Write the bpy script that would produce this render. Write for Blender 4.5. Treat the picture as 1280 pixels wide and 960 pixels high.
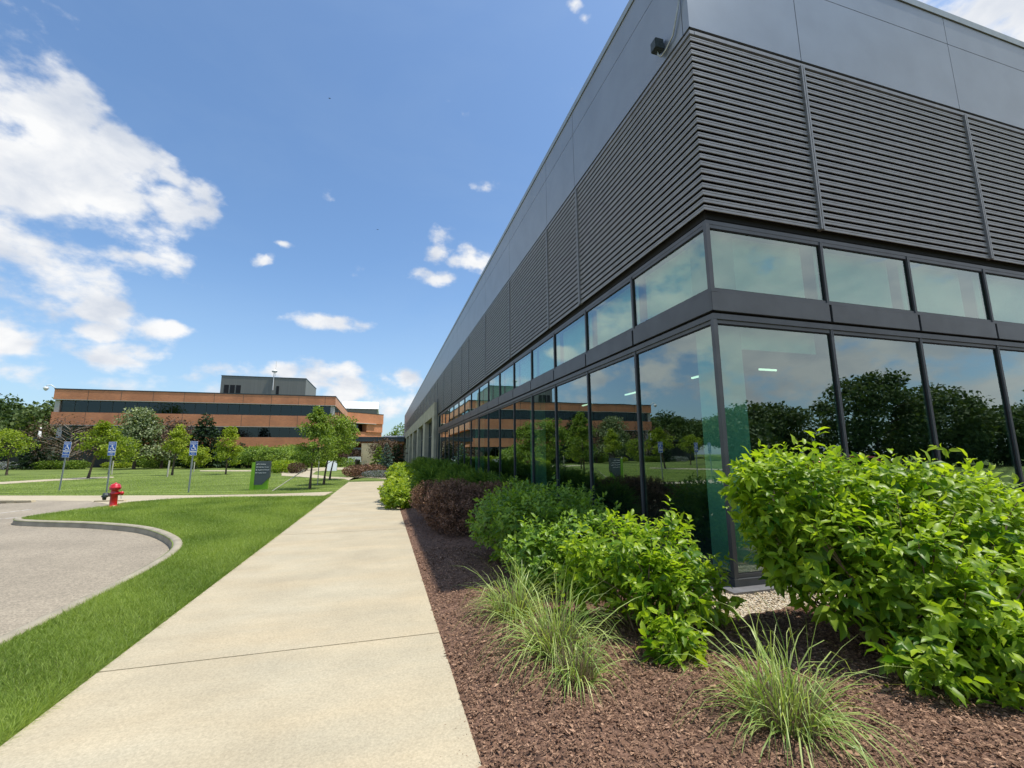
import bpy, bmesh, math, random
import numpy as np
from mathutils import Vector, Matrix
from mathutils.geometry import tessellate_polygon
random.seed(7); rng = np.random.default_rng(7)
sc = bpy.context.scene
for o in list(bpy.data.objects): bpy.data.objects.remove(o)
R = math.radians

# ------------------------------------------------------------------ camera
FPX, YAW, PITCH, ROLL, CAMH = 551.8, 0.28222, 0.15978, -0.00693, 1.6
cy, sy, cp, sp = math.cos(YAW), math.sin(YAW), math.cos(PITCH), math.sin(PITCH)
fwd = Vector((sy*cp, cy*cp, sp)); rt = Vector((cy, -sy, 0)); up = rt.cross(fwd)
cr, sr = math.cos(ROLL), math.sin(ROLL)
r2 = rt*cr + up*sr; u2 = up*cr - rt*sr
cam = bpy.data.cameras.new('camera'); co = bpy.data.objects.new('camera', cam); sc.collection.objects.link(co)
cam.sensor_width = 36; cam.lens = FPX/1280*36; cam.clip_end = 3000; cam.clip_start = 0.05
mw = Matrix((r2, u2, -fwd)).transposed().to_4x4(); mw.translation = Vector((0, 0, CAMH)); co.matrix_world = mw
sc.camera = co
def ray(px, py): return r2*((px-640)/FPX) - u2*((py-480)/FPX) + fwd
def G(px, py, z=0.0):                       # survey point on the ground
    d = ray(px, py); t = (z-CAMH)/d.z; return (t*d.x, t*d.y)
def az_el(px, py):
    d = ray(px, py).normalized(); return math.atan2(d.x, d.y), math.asin(d.z)

# ------------------------------------------------------------------ sun, sky, exposure
SUNV = Vector((3.33, -1.0, 9.79)).normalized()
SUN_EL = math.asin(SUNV.z); SUN_AZ = math.atan2(SUNV.x, SUNV.y)
sl = bpy.data.lights.new('sun', 'SUN'); so = bpy.data.objects.new('sun', sl); sc.collection.objects.link(so)
sl.energy = 4.6; sl.angle = R(0.53); sl.color = (1.0, 0.94, 0.84)
so.rotation_euler = SUNV.to_track_quat('Z', 'Y').to_euler()
sc.view_settings.view_transform = 'Standard'; sc.view_settings.look = 'None'
sc.view_settings.exposure = 0.12; sc.view_settings.gamma = 1
world = bpy.data.worlds.new('World'); sc.world = world; world.use_nodes = True
W = world.node_tree; W.nodes.clear()
def wn(t, **k):
    n = W.nodes.new(t)
    for a, b in k.items(): setattr(n, a, b)
    return n
def wl(a, b): W.links.new(a, b)
def wmath(op, a, b=None, c=None, clamp=False):
    n = wn('ShaderNodeMath', operation=op); n.use_clamp = clamp
    for i, v in enumerate((a, b, c)):
        if v is None: continue
        if isinstance(v, (int, float)): n.inputs[i].default_value = v
        else: wl(v, n.inputs[i])
    return n.outputs[0]
tc = wn('ShaderNodeTexCoord'); sep = wn('ShaderNodeSeparateXYZ'); wl(tc.outputs['Generated'], sep.inputs[0])
sky = wn('ShaderNodeTexSky', sky_type='NISHITA'); sky.sun_disc = False
sky.sun_elevation = SUN_EL; sky.sun_rotation = SUN_AZ; sky.altitude = 200; sky.air_density = 1.0; sky.dust_density = 1.2; sky.ozone_density = 1.6
az = wmath('ARCTAN2', sep.outputs[0], sep.outputs[1]); el = wmath('ARCSINE', sep.outputs[2])
cmb0 = wn('ShaderNodeCombineXYZ'); wl(az, cmb0.inputs[0]); wl(el, cmb0.inputs[1])
def noise(vec, scale, detail=8, rough=0.55, dist=0.0, off=(0, 0, 0), sq=(1, 1, 1)):
    m = wn('ShaderNodeMapping'); m.inputs['Location'].default_value = off; m.inputs['Scale'].default_value = sq
    wl(vec, m.inputs['Vector']); n = wn('ShaderNodeTexNoise'); n.inputs['Scale'].default_value = scale
    n.inputs['Detail'].default_value = detail; n.inputs['Roughness'].default_value = rough; n.inputs['Distortion'].default_value = dist
    wl(m.outputs[0], n.inputs['Vector']); return n.outputs['Fac']
gen = tc.outputs['Generated']
wpn = wn('ShaderNodeTexNoise'); wpn.inputs['Scale'].default_value = 9; wpn.inputs['Detail'].default_value = 5; wl(gen, wpn.inputs['Vector'])
wps = wn('ShaderNodeVectorMath', operation='SUBTRACT'); wl(wpn.outputs['Color'], wps.inputs[0]); wps.inputs[1].default_value = (.5, .5, .5)
cmb = wn('ShaderNodeVectorMath', operation='MULTIPLY_ADD'); wl(wps.outputs[0], cmb.inputs[0]); cmb.inputs[1].default_value = (.10, .08, 0); wl(cmb0.outputs[0], cmb.inputs[2])
n1 = noise(gen, 10, 10, 0.56, 0.0, sq=(1, 1, 1.6)); n2 = noise(gen, 3.2, 6, 0.5, 0.2, off=(3, 1, 0), sq=(1, 1, 1.8))
# cloud banks: (px, py, half width px, half height px, strength)
CL = [(40, 160, 95, 50, 1.0), (-20, 205, 115, 75, 1.1), (110, 235, 110, 70, 1.15), (165, 200, 50, 34, 1.0), (220, 258, 52, 26, .85), (148, 318, 52, 11, .5), (60, 290, 60, 16, .1),
      (218, 225, 26, 12, .7), (20, 420, 62, 24, .95), (130, 408, 30, 11, .7), (218, 417, 38, 14, .85), (135, 442, 58, 20, .62), (115, 383, 36, 10, .62), (110, 478, 120, 18, .55), (25, 475, 60, 22, .5),
      (405, 405, 46, 14, .85), (323, 323, 16, 6, .8), (357, 303, 12, 5, .6), (540, 308, 16, 15, .62), (552, 348, 32, 11, .62), (598, 328, 30, 14, .75), (430, 487, 52, 26, .98), (330, 470, 60, 12, .7),
      (524, 475, 24, 14, .85), (722, 10, 12, 12, .6), (735, 30, 8, 8, .4), (1215, 5, 75, 35, 1.0), (1290, 30, 60, 50, .9), (605, 228, 14, 10, .4), (345, 5, 22, 10, .45), (480, 515, 40, 14, .5), (5, 75, 30, 25, .7)]
mx = None
blobs = []
for (px, py, wx, hy, s) in CL:
    a0, e0 = az_el(px, py); a1, e1 = az_el(px+wx, py); a2, e2 = az_el(px, py-hy)
    blobs.append((a0, e0, math.hypot(a1-a0, e1-e0), math.hypot(e2-e0, a2-a0), s+(.18 if wx < 70 else .05)))
# banks outside the frame that the glazing mirrors: degrees
for (A, E, wa, we, s) in [(-47, 17, 16, 7, 1.6), (-66, 25, 13, 8, 1.2), (-44, 29, 11, 7, 1.3), (-54, 40, 15, 7, 1.3), (-36, 22, 7, 4, 1.0), (-50, 9, 16, 4, 1.1), (-40, 13, 9, 4, .9), (-75, 14, 14, 6, 1.0), (-85, 34, 16, 9, 1.0),
                          (132, 15, 22, 8, 1.5), (112, 12, 20, 7, 1.4), (122, 24, 22, 8, 1.4), (142, 28, 18, 9, 1.3), (102, 22, 16, 9, 1.2), (125, 34, 22, 7, 1.2), (152, 12, 12, 6, .9), (110, 35, 16, 6, .85), (-100, 15, 20, 8, .8), (180, 25, 18, 8, .9), (-140, 20, 20, 9, .9), (-170, 45, 20, 9, .8), (60, 40, 18, 9, .6), (88, 28, 12, 7, .5)]:
    blobs.append((R(A), R(E), R(wa), R(we), s))
for (a0, e0, ra, re, s) in blobs:
    v = wn('ShaderNodeVectorMath', operation='SUBTRACT'); wl(cmb.outputs[0], v.inputs[0]); v.inputs[1].default_value = (a0, e0, 0)
    m = wn('ShaderNodeVectorMath', operation='MULTIPLY'); wl(v.outputs[0], m.inputs[0]); m.inputs[1].default_value = (1/ra, 1/re, 0)
    ln = wn('ShaderNodeVectorMath', operation='LENGTH'); wl(m.outputs[0], ln.inputs[0])
    f = wmath('MULTIPLY_ADD', ln.outputs['Value'], -s*0.75, s*1.0)
    mx = f if mx is None else wmath('MAXIMUM', mx, f)
mx = wmath('MAXIMUM', mx, -0.6)
dens = wmath('ADD', mx, wmath('MULTIPLY_ADD', n1, 3.4, -1.74))
dens = wmath('ADD', dens, wmath('MULTIPLY_ADD', n2, 0.9, -0.42))
mr = wn('ShaderNodeMapRange', interpolation_type='SMOOTHSTEP'); wl(dens, mr.inputs[0])
mr.inputs[1].default_value = 0.0; mr.inputs[2].default_value = 0.75
# thin high veil + horizon haze
veil = noise(gen, 2.0, 5, 0.6, 0.5, off=(9, 4, 2), sq=(1, 1, 2.5))
vr = wn('ShaderNodeMapRange'); wl(veil, vr.inputs[0]); vr.inputs[1].default_value = .45; vr.inputs[2].default_value = .8; vr.inputs[4].default_value = 0.10
hz = wn('ShaderNodeMapRange', interpolation_type='SMOOTHSTEP'); wl(el, hz.inputs[0]); hz.inputs[1].default_value = R(24); hz.inputs[2].default_value = R(-1); hz.inputs[3].default_value = 0; hz.inputs[4].default_value = 0.42
# cloud shading from relief noise
sh = noise(gen, 9, 8, 0.55, 0.2, off=(0.02, 0.03, -0.02), sq=(1, 1, 1.7))
cs = wn('ShaderNodeMapRange'); wl(sh, cs.inputs[0]); cs.inputs[1].default_value = .32; cs.inputs[2].default_value = .62
ccol = wn('ShaderNodeMix', data_type='RGBA'); wl(cs.outputs[0], ccol.inputs[0])
ccol.inputs[6].default_value = (4.5, 4.9, 5.6, 1); ccol.inputs[7].default_value = (6.9, 6.95, 7.0, 1)
grd = wn('ShaderNodeMix', data_type='RGBA', blend_type='MULTIPLY'); grd.inputs[0].default_value = 1; wl(sky.outputs[0], grd.inputs[6]); grd.inputs[7].default_value = (1.04, 1.24, 1.36, 1)
hzm = wn('ShaderNodeMix', data_type='RGBA'); wl(wmath('ADD', hz.outputs[0], vr.outputs[0], clamp=True), hzm.inputs[0]); wl(grd.outputs[2], hzm.inputs[6]); hzm.inputs[7].default_value = (3.5, 4.6, 5.7, 1)
skm = wn('ShaderNodeMix', data_type='RGBA'); wl(mr.outputs[0], skm.inputs[0]); wl(hzm.outputs[2], skm.inputs[6]); wl(ccol.outputs[2], skm.inputs[7])
bg = wn('ShaderNodeBackground'); bg.inputs[1].default_value = 0.13; wl(skm.outputs[2], bg.inputs[0])
wo = wn('ShaderNodeOutputWorld'); wl(bg.outputs[0], wo.inputs[0])
sc.cycles.max_bounces = 8; sc.cycles.transparent_max_bounces = 16; sc.cycles.use_denoising = True
sc.cycles.sample_clamp_indirect = 6; sc.cycles.caustics_reflective = False; sc.cycles.caustics_refractive = False

# ------------------------------------------------------------------ materials
def new_mat(name):
    m = bpy.data.materials.new(name); m.use_nodes = True; nt = m.node_tree; return m, nt, nt.nodes['Principled BSDF']
def mat(name, col, rough=0.6, metal=0.0, var=0.0, scale=4.0, bump=0.0, bscale=60.0, col2=None, spec=0.5, detail=6, sq=(1, 1, 1), lo=.35, hi=.65, coat=0):
    m, nt, b = new_mat(name); N, L = nt.nodes, nt.links
    b.inputs['Roughness'].default_value = rough; b.inputs['Metallic'].default_value = metal; b.inputs['Specular IOR Level'].default_value = spec
    b.inputs['Coat Weight'].default_value = coat; b.inputs['Coat Roughness'].default_value = 0.08
    b.inputs['Base Color'].default_value = (*col, 1)
    t = N.new('ShaderNodeTexCoord'); mp = N.new('ShaderNodeMapping'); mp.inputs['Scale'].default_value = sq; L.new(t.outputs['Object'], mp.inputs[0])
    if var or col2:
        c2 = col2 or tuple(min(1, c*(1+var)) for c in col); c1 = col if col2 else tuple(c*(1-var) for c in col)
        n = N.new('ShaderNodeTexNoise'); n.inputs['Scale'].default_value = scale; n.inputs['Detail'].default_value = detail; L.new(mp.outputs[0], n.inputs['Vector'])
        r = N.new('ShaderNodeMapRange'); r.inputs[1].default_value = lo; r.inputs[2].default_value = hi; L.new(n.outputs['Fac'], r.inputs[0])
        mx = N.new('ShaderNodeMix'); mx.data_type = 'RGBA'; L.new(r.outputs[0], mx.inputs[0]); mx.inputs[6].default_value = (*c1, 1); mx.inputs[7].default_value = (*c2, 1)
        L.new(mx.outputs[2], b.inputs['Base Color'])
    if bump:
        n = N.new('ShaderNodeTexNoise'); n.inputs['Scale'].default_value = bscale; n.inputs['Detail'].default_value = 4; L.new(mp.outputs[0], n.inputs['Vector'])
        bp = N.new('ShaderNodeBump'); bp.inputs['Strength'].default_value = bump; bp.inputs['Distance'].default_value = 0.02; L.new(n.outputs['Fac'], bp.inputs['Height']); L.new(bp.outputs[0], b.inputs['Normal'])
    return m
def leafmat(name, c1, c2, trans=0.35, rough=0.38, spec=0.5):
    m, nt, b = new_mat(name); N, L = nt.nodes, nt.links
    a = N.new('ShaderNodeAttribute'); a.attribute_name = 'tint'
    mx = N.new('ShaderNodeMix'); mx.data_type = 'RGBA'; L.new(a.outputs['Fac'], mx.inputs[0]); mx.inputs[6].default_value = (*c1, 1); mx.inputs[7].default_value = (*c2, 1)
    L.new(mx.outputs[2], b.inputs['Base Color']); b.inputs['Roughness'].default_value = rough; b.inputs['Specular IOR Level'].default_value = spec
    tr = N.new('ShaderNodeBsdfTranslucent'); br = N.new('ShaderNodeMix'); br.data_type = 'RGBA'; br.blend_type = 'MULTIPLY'; br.inputs[0].default_value = 1
    L.new(mx.outputs[2], br.inputs[6]); br.inputs[7].default_value = (1.5, 1.5, .6, 1); L.new(br.outputs[2], tr.inputs[0])
    ms = N.new('ShaderNodeMixShader'); ms.inputs[0].default_value = trans; L.new(b.outputs[0], ms.inputs[1]); L.new(tr.outputs[0], ms.inputs[2])
    L.new(ms.outputs[0], N['Material Output'].inputs[0]); return m
def glassmat(name, base=.2, tint=(.50, .66, .60), wav=0.0):
    m, nt, b = new_mat(name); N, L = nt.nodes, nt.links; N.remove(b)
    lw = N.new('ShaderNodeLayerWeight'); lw.inputs['Blend'].default_value = 0.5
    pw = N.new('ShaderNodeMath'); pw.operation = 'POWER'; L.new(lw.outputs['Facing'], pw.inputs[0]); pw.inputs[1].default_value = 3.2
    ml = N.new('ShaderNodeMath'); ml.operation = 'MULTIPLY_ADD'; ml.use_clamp = True; L.new(pw.outputs[0], ml.inputs[0]); ml.inputs[1].default_value = .92-base; ml.inputs[2].default_value = base
    ge = N.new('ShaderNodeNewGeometry'); nb_ = N.new('ShaderNodeMath'); nb_.operation = 'SUBTRACT'; nb_.inputs[0].default_value = 1; L.new(ge.outputs['Backfacing'], nb_.inputs[1])
    ma = N.new('ShaderNodeMath'); ma.operation = 'MULTIPLY'; L.new(ml.outputs[0], ma.inputs[0]); L.new(nb_.outputs[0], ma.inputs[1])
    gl = N.new('ShaderNodeBsdfGlossy'); gl.inputs['Roughness'].default_value = 0.0; gl.inputs[0].default_value = (.80, .93, .92, 1)
    tr = N.new('ShaderNodeBsdfTransparent'); tr.inputs[0].default_value = (*tint, 1)
    if wav:
        t = N.new('ShaderNodeTexCoord'); n = N.new('ShaderNodeTexNoise'); n.inputs['Scale'].default_value = 0.9; n.inputs['Detail'].default_value = 1; L.new(t.outputs['Object'], n.inputs['Vector'])
        bp = N.new('ShaderNodeBump'); bp.inputs['Strength'].default_value = 1; bp.inputs['Distance'].default_value = wav; L.new(n.outputs['Fac'], bp.inputs['Height']); L.new(bp.outputs[0], gl.inputs['Normal'])
    ms = N.new('ShaderNodeMixShader'); L.new(ma.outputs[0], ms.inputs[0]); L.new(tr.outputs[0], ms.inputs[1]); L.new(gl.outputs[0], ms.inputs[2])
    L.new(ms.outputs[0], N['Material Output'].inputs[0]); return m
def emat(name, col, s):
    m, nt, b = new_mat(name); b.inputs['Emission Color'].default_value = (*col, 1); b.inputs['Emission Strength'].default_value = s; return m
M = {}
M['fascia'] = mat('charcoal_metallic_panel', (.27, .305, .335), .40, .60, .05, 1.5, .03, 400)
M['metal'] = mat('dark_anodised_aluminium', (.088, .097, .106), .42, .40, .10, 3)
M['slat'] = mat('louver_aluminium', (.24, .25, .26), .45, .35, .10, 6)
M['black'] = mat('dark_cavity', (.008, .009, .010), .8)
M['coping'] = mat('coping_metal', (.30, .34, .34), .4, .6, .08)
M['ledge'] = mat('ledge_aluminium', (.22, .22, .235), .5, .5, .12, 8)
M['concbase'] = mat('foundation_concrete', (.30, .27, .22), .9, 0, .2, 14, .4, 80)
M['glass'] = glassmat('curtain_wall_glass', .27, (.60, .815, .735), .0012)
M['glassdark'] = glassmat('tinted_glass', .10, (.10, .11, .11), .002)
M['shade'] = mat('roller_shade_fabric', (.80, .88, .83), .9, 0, .05, 2)
M['drywall'] = mat('interior_drywall', (.58, .64, .60), .9)
M['carpet'] = mat('interior_carpet', (.035, .04, .045), .95, 0, .2, 20)
M['ceil'] = mat('interior_ceiling', (.22, .24, .24), .9)
M['lamp'] = emat('lit_diffuser', (1, .93, .8), 1.6)
M['stone'] = mat('limestone', (.44, .41, .31), .85, 0, .18, 1.3, .4, 25, detail=9)
M['sandstone'] = mat('tan_sandstone', (.62, .50, .32), .85, 0, .15, .8, .3, 6, detail=8)
M['white'] = mat('white_metal', (.78, .78, .77), .5)
M['gal'] = mat('galvanised_steel', (.36, .40, .41), .45, .5, .15, 20)
M['signblue'] = mat('sign_blue', (.010, .10, .42), .35, 0, .05, 8)
M['signwhite'] = mat('sign_white', (.80, .83, .86), .4)
M['red'] = mat('hydrant_red', (.55, .010, .018), .30, 0, .10, 18, .15, 60, coat=.6)
M['darkcap'] = mat('dark_cast_iron', (.05, .065, .065), .5, .4, .25, 30)
M['lime'] = mat('lime_green_panel', (.19, .42, .012), .45, 0, .04, 4)
M['slate'] = mat('slate_grey_panel', (.065, .085, .095), .5, 0, .05, 4)
M['trunk'] = mat('bark', (.10, .075, .055), .95, 0, .35, 20, .8, 40)
M['ptrunk'] = mat('pale_bark', (.34, .29, .23), .95, 0, .3, 20, .6, 40)
M['stem'] = mat('woody_stem', (.17, .11, .07), .9, 0, .35, 30)
M['stake'] = mat('weathered_stake', (.50, .47, .40), .9, 0, .15, 9)
M['plastic_blue'] = mat('blue_plastic', (.01, .12, .50), .4)
M['black_plastic'] = mat('black_plastic', (.012, .014, .014), .5)
M['penthouse'] = mat('grey_metal_siding', (.20, .20, .175), .6, .1, .08, 1.0, sq=(6, 6, .1))
M['darkwin'] = glassmat('bronze_window_glass', .055, (.16, .165, .16), .003)
M['inner'] = mat('dim_interior', (.045, .048, .048), .9, 0, .6, .25)
M['soffit'] = mat('pale_soffit', (.50, .50, .46), .7)
M['carred'] = mat('car_paint_red', (.40, .05, .03), .3, .3, .03, 3, coat=1)
M['tyre'] = mat('tyre_rubber', (.02, .02, .02), .9)
def brick(name):
    m, nt, b = new_mat(name); N, L = nt.nodes, nt.links
    t = N.new('ShaderNodeTexCoord'); mp = N.new('ShaderNodeMapping'); L.new(t.outputs['Object'], mp.inputs[0]); mp.inputs['Rotation'].default_value = (R(90), 0, 0)
    bt = N.new('ShaderNodeTexBrick'); bt.inputs['Scale'].default_value = 1.0; bt.inputs['Brick Width'].default_value = .40; bt.inputs['Row Height'].default_value = .135; bt.inputs['Mortar Size'].default_value = .012
    bt.inputs['Color1'].default_value = (.70, .265, .115, 1); bt.inputs['Color2'].default_value = (.58, .21, .095, 1); bt.inputs['Mortar'].default_value = (.48, .30, .21, 1)
    L.new(mp.outputs[0], bt.inputs['Vector'])
    n = N.new('ShaderNodeTexNoise'); n.inputs['Scale'].default_value = .35; n.inputs['Detail'].default_value = 8; L.new(t.outputs['Object'], n.inputs['Vector'])
    r = N.new('ShaderNodeMapRange'); L.new(n.outputs['Fac'], r.inputs[0]); r.inputs[1].default_value = .3; r.inputs[2].default_value = .7; r.inputs[3].default_value = .84; r.inputs[4].default_value = 1.12
    vm = N.new('ShaderNodeVectorMath'); vm.operation = 'SCALE'; L.new(bt.outputs[0], vm.inputs[0]); L.new(r.outputs[0], vm.inputs['Scale']); L.new(vm.outputs[0], b.inputs['Base Color'])
    b.inputs['Roughness'].default_value = .85; return m
M['brick'] = brick('orange_brick')
def concrete_walk():
    m, nt, b = new_mat('sidewalk_concrete'); N, L = nt.nodes, nt.links
    t = N.new('ShaderNodeTexCoord'); P = t.outputs['Object']
    def no(s, d, sq=(1, 1, 1), ro=.6):
        mp = N.new('ShaderNodeMapping'); mp.inputs['Scale'].default_value = sq; L.new(P, mp.inputs[0]); n = N.new('ShaderNodeTexNoise'); n.inputs['Scale'].default_value = s; n.inputs['Detail'].default_value = d; n.inputs['Roughness'].default_value = ro; L.new(mp.outputs[0], n.inputs['Vector']); return n.outputs['Fac']
    def rg(f, a, b_, c, d):
        r = N.new('ShaderNodeMapRange'); L.new(f, r.inputs[0]); [setattr(r.inputs[i+1], 'default_value', v) for i, v in enumerate((a, b_, c, d))]; return r.outputs[0]
    def mul(a, b_):
        n = N.new('ShaderNodeMath'); n.operation = 'MULTIPLY'; L.new(a, n.inputs[0]); L.new(b_, n.inputs[1]); return n.outputs[0]
    f = mul(mul(mul(rg(no(1.1, 8), .3, .7, .88, 1.08), rg(no(5.5, 6, ro=.8), .62, .74, 1.0, .84)), rg(no(.9, 8, (.7, 3.2, 1)), .35, .65, .95, 1.04)), rg(no(60, 6, ro=.85), .34, .66, .76, 1.20))
    w = N.new('ShaderNodeMix'); w.data_type = 'RGBA'; L.new(rg(no(.8, 8, (.7, 1.8, 1)), .35, .7, 0, 1), w.inputs[0]); w.inputs[6].default_value = (.445, .395, .285, 1); w.inputs[7].default_value = (.45, .375, .25, 1)
    vm = N.new('ShaderNodeVectorMath'); vm.operation = 'SCALE'; L.new(w.outputs[2], vm.inputs[0]); L.new(f, vm.inputs['Scale']); L.new(vm.outputs[0], b.inputs['Base Color'])
    b.inputs['Roughness'].default_value = .88
    bp = N.new('ShaderNodeBump'); bp.inputs['Strength'].default_value = .35; bp.inputs['Distance'].default_value = .004; L.new(no(140, 4), bp.inputs['Height']); L.new(bp.outputs[0], b.inputs['Normal']); return m
M['walk'] = concrete_walk()
M['curb'] = mat('curb_concrete', (.335, .30, .225), .9, 0, .14, 3, .4, 120, detail=10)
M['curbtan'] = mat('wheel_stop_concrete', (.42, .36, .24), .9, 0, .12, 3, .4, 100)
def road_mat():
    m, nt, b = new_mat('weathered_asphalt'); N, L = nt.nodes, nt.links; t = N.new('ShaderNodeTexCoord')
    v = N.new('ShaderNodeTexVoronoi'); v.inputs['Scale'].default_value = 62; L.new(t.outputs['Object'], v.inputs['Vector'])
    n = N.new('ShaderNodeTexNoise'); n.inputs['Scale'].default_value = .5; n.inputs['Detail'].default_value = 7; L.new(t.outputs['Object'], n.inputs['Vector'])
    n3 = N.new('ShaderNodeTexNoise'); n3.inputs['Scale'].default_value = 9; n3.inputs['Detail'].default_value = 8; n3.inputs['Roughness'].default_value = .8; L.new(t.outputs['Object'], n3.inputs['Vector'])
    sp_ = N.new('ShaderNodeSeparateColor'); L.new(v.outputs['Color'], sp_.inputs[0])
    r1 = N.new('ShaderNodeMapRange'); L.new(sp_.outputs[0], r1.inputs[0]); r1.inputs[3].default_value = .72; r1.inputs[4].default_value = 1.28
    r2_ = N.new('ShaderNodeMapRange'); L.new(n.outputs['Fac'], r2_.inputs[0]); r2_.inputs[1].default_value = .3; r2_.inputs[2].default_value = .7; r2_.inputs[3].default_value = .80; r2_.inputs[4].default_value = 1.12
    r3_ = N.new('ShaderNodeMapRange'); L.new(n3.outputs['Fac'], r3_.inputs[0]); r3_.inputs[1].default_value = .3; r3_.inputs[2].default_value = .7; r3_.inputs[3].default_value = .84; r3_.inputs[4].default_value = 1.14
    a = N.new('ShaderNodeMath'); a.operation = 'MULTIPLY'; L.new(r1.outputs[0], a.inputs[0]); L.new(r2_.outputs[0], a.inputs[1])
    c = N.new('ShaderNodeMath'); c.operation = 'MULTIPLY'; L.new(a.outputs[0], c.inputs[0]); L.new(r3_.outputs[0], c.inputs[1])
    vm = N.new('ShaderNodeVectorMath'); vm.operation = 'SCALE'; vm.inputs[0].default_value = (.30, .258, .195); L.new(c.outputs[0], vm.inputs['Scale']); L.new(vm.outputs[0], b.inputs['Base Color'])
    bp = N.new('ShaderNodeBump'); bp.inputs['Strength'].default_value = .5; bp.inputs['Distance'].default_value = .006; L.new(v.outputs['Distance'], bp.inputs['Height']); L.new(bp.outputs[0], b.inputs['Normal'])
    b.inputs['Roughness'].default_value = .9; return m
M['road'] = road_mat()
def lawn_mat():
    m, nt, b = new_mat('lawn_turf'); N, L = nt.nodes, nt.links; t = N.new('ShaderNodeTexCoord')
    mp = N.new('ShaderNodeMapping'); mp.inputs['Rotation'].default_value = (0, 0, R(-66)); L.new(t.outputs['Object'], mp.inputs[0])
    wv = N.new('ShaderNodeTexWave'); wv.inputs['Scale'].default_value = .30; wv.inputs['Distortion'].default_value = 1.2; wv.inputs['Detail'].default_value = 3; wv.inputs['Detail Scale'].default_value = .8; L.new(mp.outputs[0], wv.inputs['Vector'])
    n = N.new('ShaderNodeTexNoise'); n.inputs['Scale'].default_value = 14; n.inputs['Detail'].default_value = 9; n.inputs['Roughness'].default_value = .75; L.new(t.outputs['Object'], n.inputs['Vector'])
    n2 = N.new('ShaderNodeTexNoise'); n2.inputs['Scale'].default_value = .28; n2.inputs['Detail'].default_value = 7; L.new(t.outputs['Object'], n2.inputs['Vector'])
    def rg(f, a, b_, c, d):
        r = N.new('ShaderNodeMapRange'); L.new(f, r.inputs[0]); [setattr(r.inputs[i+1], 'default_value', v) for i, v in enumerate((a, b_, c, d))]; return r.outputs[0]
    def op(o, a, b_):
        q = N.new('ShaderNodeMath'); q.operation = o; L.new(a, q.inputs[0]); L.new(b_, q.inputs[1]); return q.outputs[0]
    f = op('MULTIPLY', op('MULTIPLY', rg(wv.outputs['Fac'], .2, .8, .72, 1.22), rg(n.outputs['Fac'], .3, .7, .62, 1.38)), rg(n2.outputs['Fac'], .35, .65, .85, 1.12))
    mx = N.new('ShaderNodeMix'); mx.data_type = 'RGBA'; L.new(rg(n2.outputs['Fac'], .4, .62, 0, 1), mx.inputs[0]); mx.inputs[6].default_value = (.115, .165, .035, 1); mx.inputs[7].default_value = (.16, .21, .05, 1)
    vm = N.new('ShaderNodeVectorMath'); vm.operation = 'SCALE'; L.new(mx.outputs[2], vm.inputs[0]); L.new(f, vm.inputs['Scale']); L.new(vm.outputs[0], b.inputs['Base Color'])
    bp = N.new('ShaderNodeBump'); bp.inputs['Strength'].default_value = .8; bp.inputs['Distance'].default_value = .05; L.new(n.outputs['Fac'], bp.inputs['Height']); L.new(bp.outputs[0], b.inputs['Normal'])
    b.inputs['Roughness'].default_value = .9; b.inputs['Specular IOR Level'].default_value = .2; return m
M['lawn'] = lawn_mat()
M['mulchbase'] = mat('mulch_soil', (.08, .043, .028), .95, 0, 0, 22, 1.0, 45, col2=(.23, .13, .085), detail=10)
M['gravelbase'] = mat('gravel_bed', (.22, .18, .13), .95, 0, .4, 60, 1, 90)
M['chip'] = leafmat('bark_chip', (.10, .052, .033), (.46, .29, .19), 0.0, .85, .2)
M['pebble'] = leafmat('pebble_stone', (.40, .30, .18), (.66, .60, .50), 0.0, .6, .4)
M['blade'] = leafmat('turf_blade', (.095, .175, .02), (.35, .45, .10), .35, .5, .3)
M['ograss'] = leafmat('ornamental_blade', (.12, .24, .03), (.54, .62, .22), .30, .42, .4)
M['thatch'] = leafmat('dry_thatch', (.14, .10, .075), (.36, .28, .19), .1, .85, .1)
M['viburnum'] = leafmat('bright_shrub_leaf', (.07, .185, .014), (.40, .53, .035), .46, .40, .38)
M['greenleaf'] = leafmat('green_shrub_leaf', (.06, .17, .024), (.27, .41, .045), .38, .42, .4)
M['yellowleaf'] = leafmat('yellow_green_leaf', (.13, .24, .015), (.36, .44, .035), .36, .45, .3)
M['juniper'] = leafmat('juniper_spray', (.045, .14, .024), (.28, .42, .06), .15, .6, .25)
M['rust'] = leafmat('rusty_brown_leaf', (.05, .028, .02), (.36, .215, .15), .12, .75, .15)
M['treeleaf'] = leafmat('tree_leaf', (.06, .125, .018), (.27, .38, .055), .30, .5, .3)
M['limeleaf'] = leafmat('young_tree_leaf', (.11, .19, .014), (.36, .43, .04), .34, .5, .3)
M['paleleaf'] = leafmat('flowering_tree_leaf', (.05, .10, .03), (.33, .38, .20), .25, .5, .3)
M['darkleaf'] = leafmat('woodland_leaf', (.045, .085, .025), (.14, .19, .06), .2, .6, .2)
M['brownleaf'] = leafmat('plum_brown_leaf', (.05, .03, .024), (.19, .13, .09), .2, .6, .2)
M['spruce'] = leafmat('spruce_needle', (.012, .032, .016), (.05, .09, .035), .1, .6, .2)
M['bluespruce'] = leafmat('blue_spruce_needle', (.06, .11, .10), (.22, .32, .29), .1, .6, .2)
M['lavender'] = leafmat('lavender_bloom', (.08, .13, .06), (.34, .34, .42), .2, .7, .2)

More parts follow.
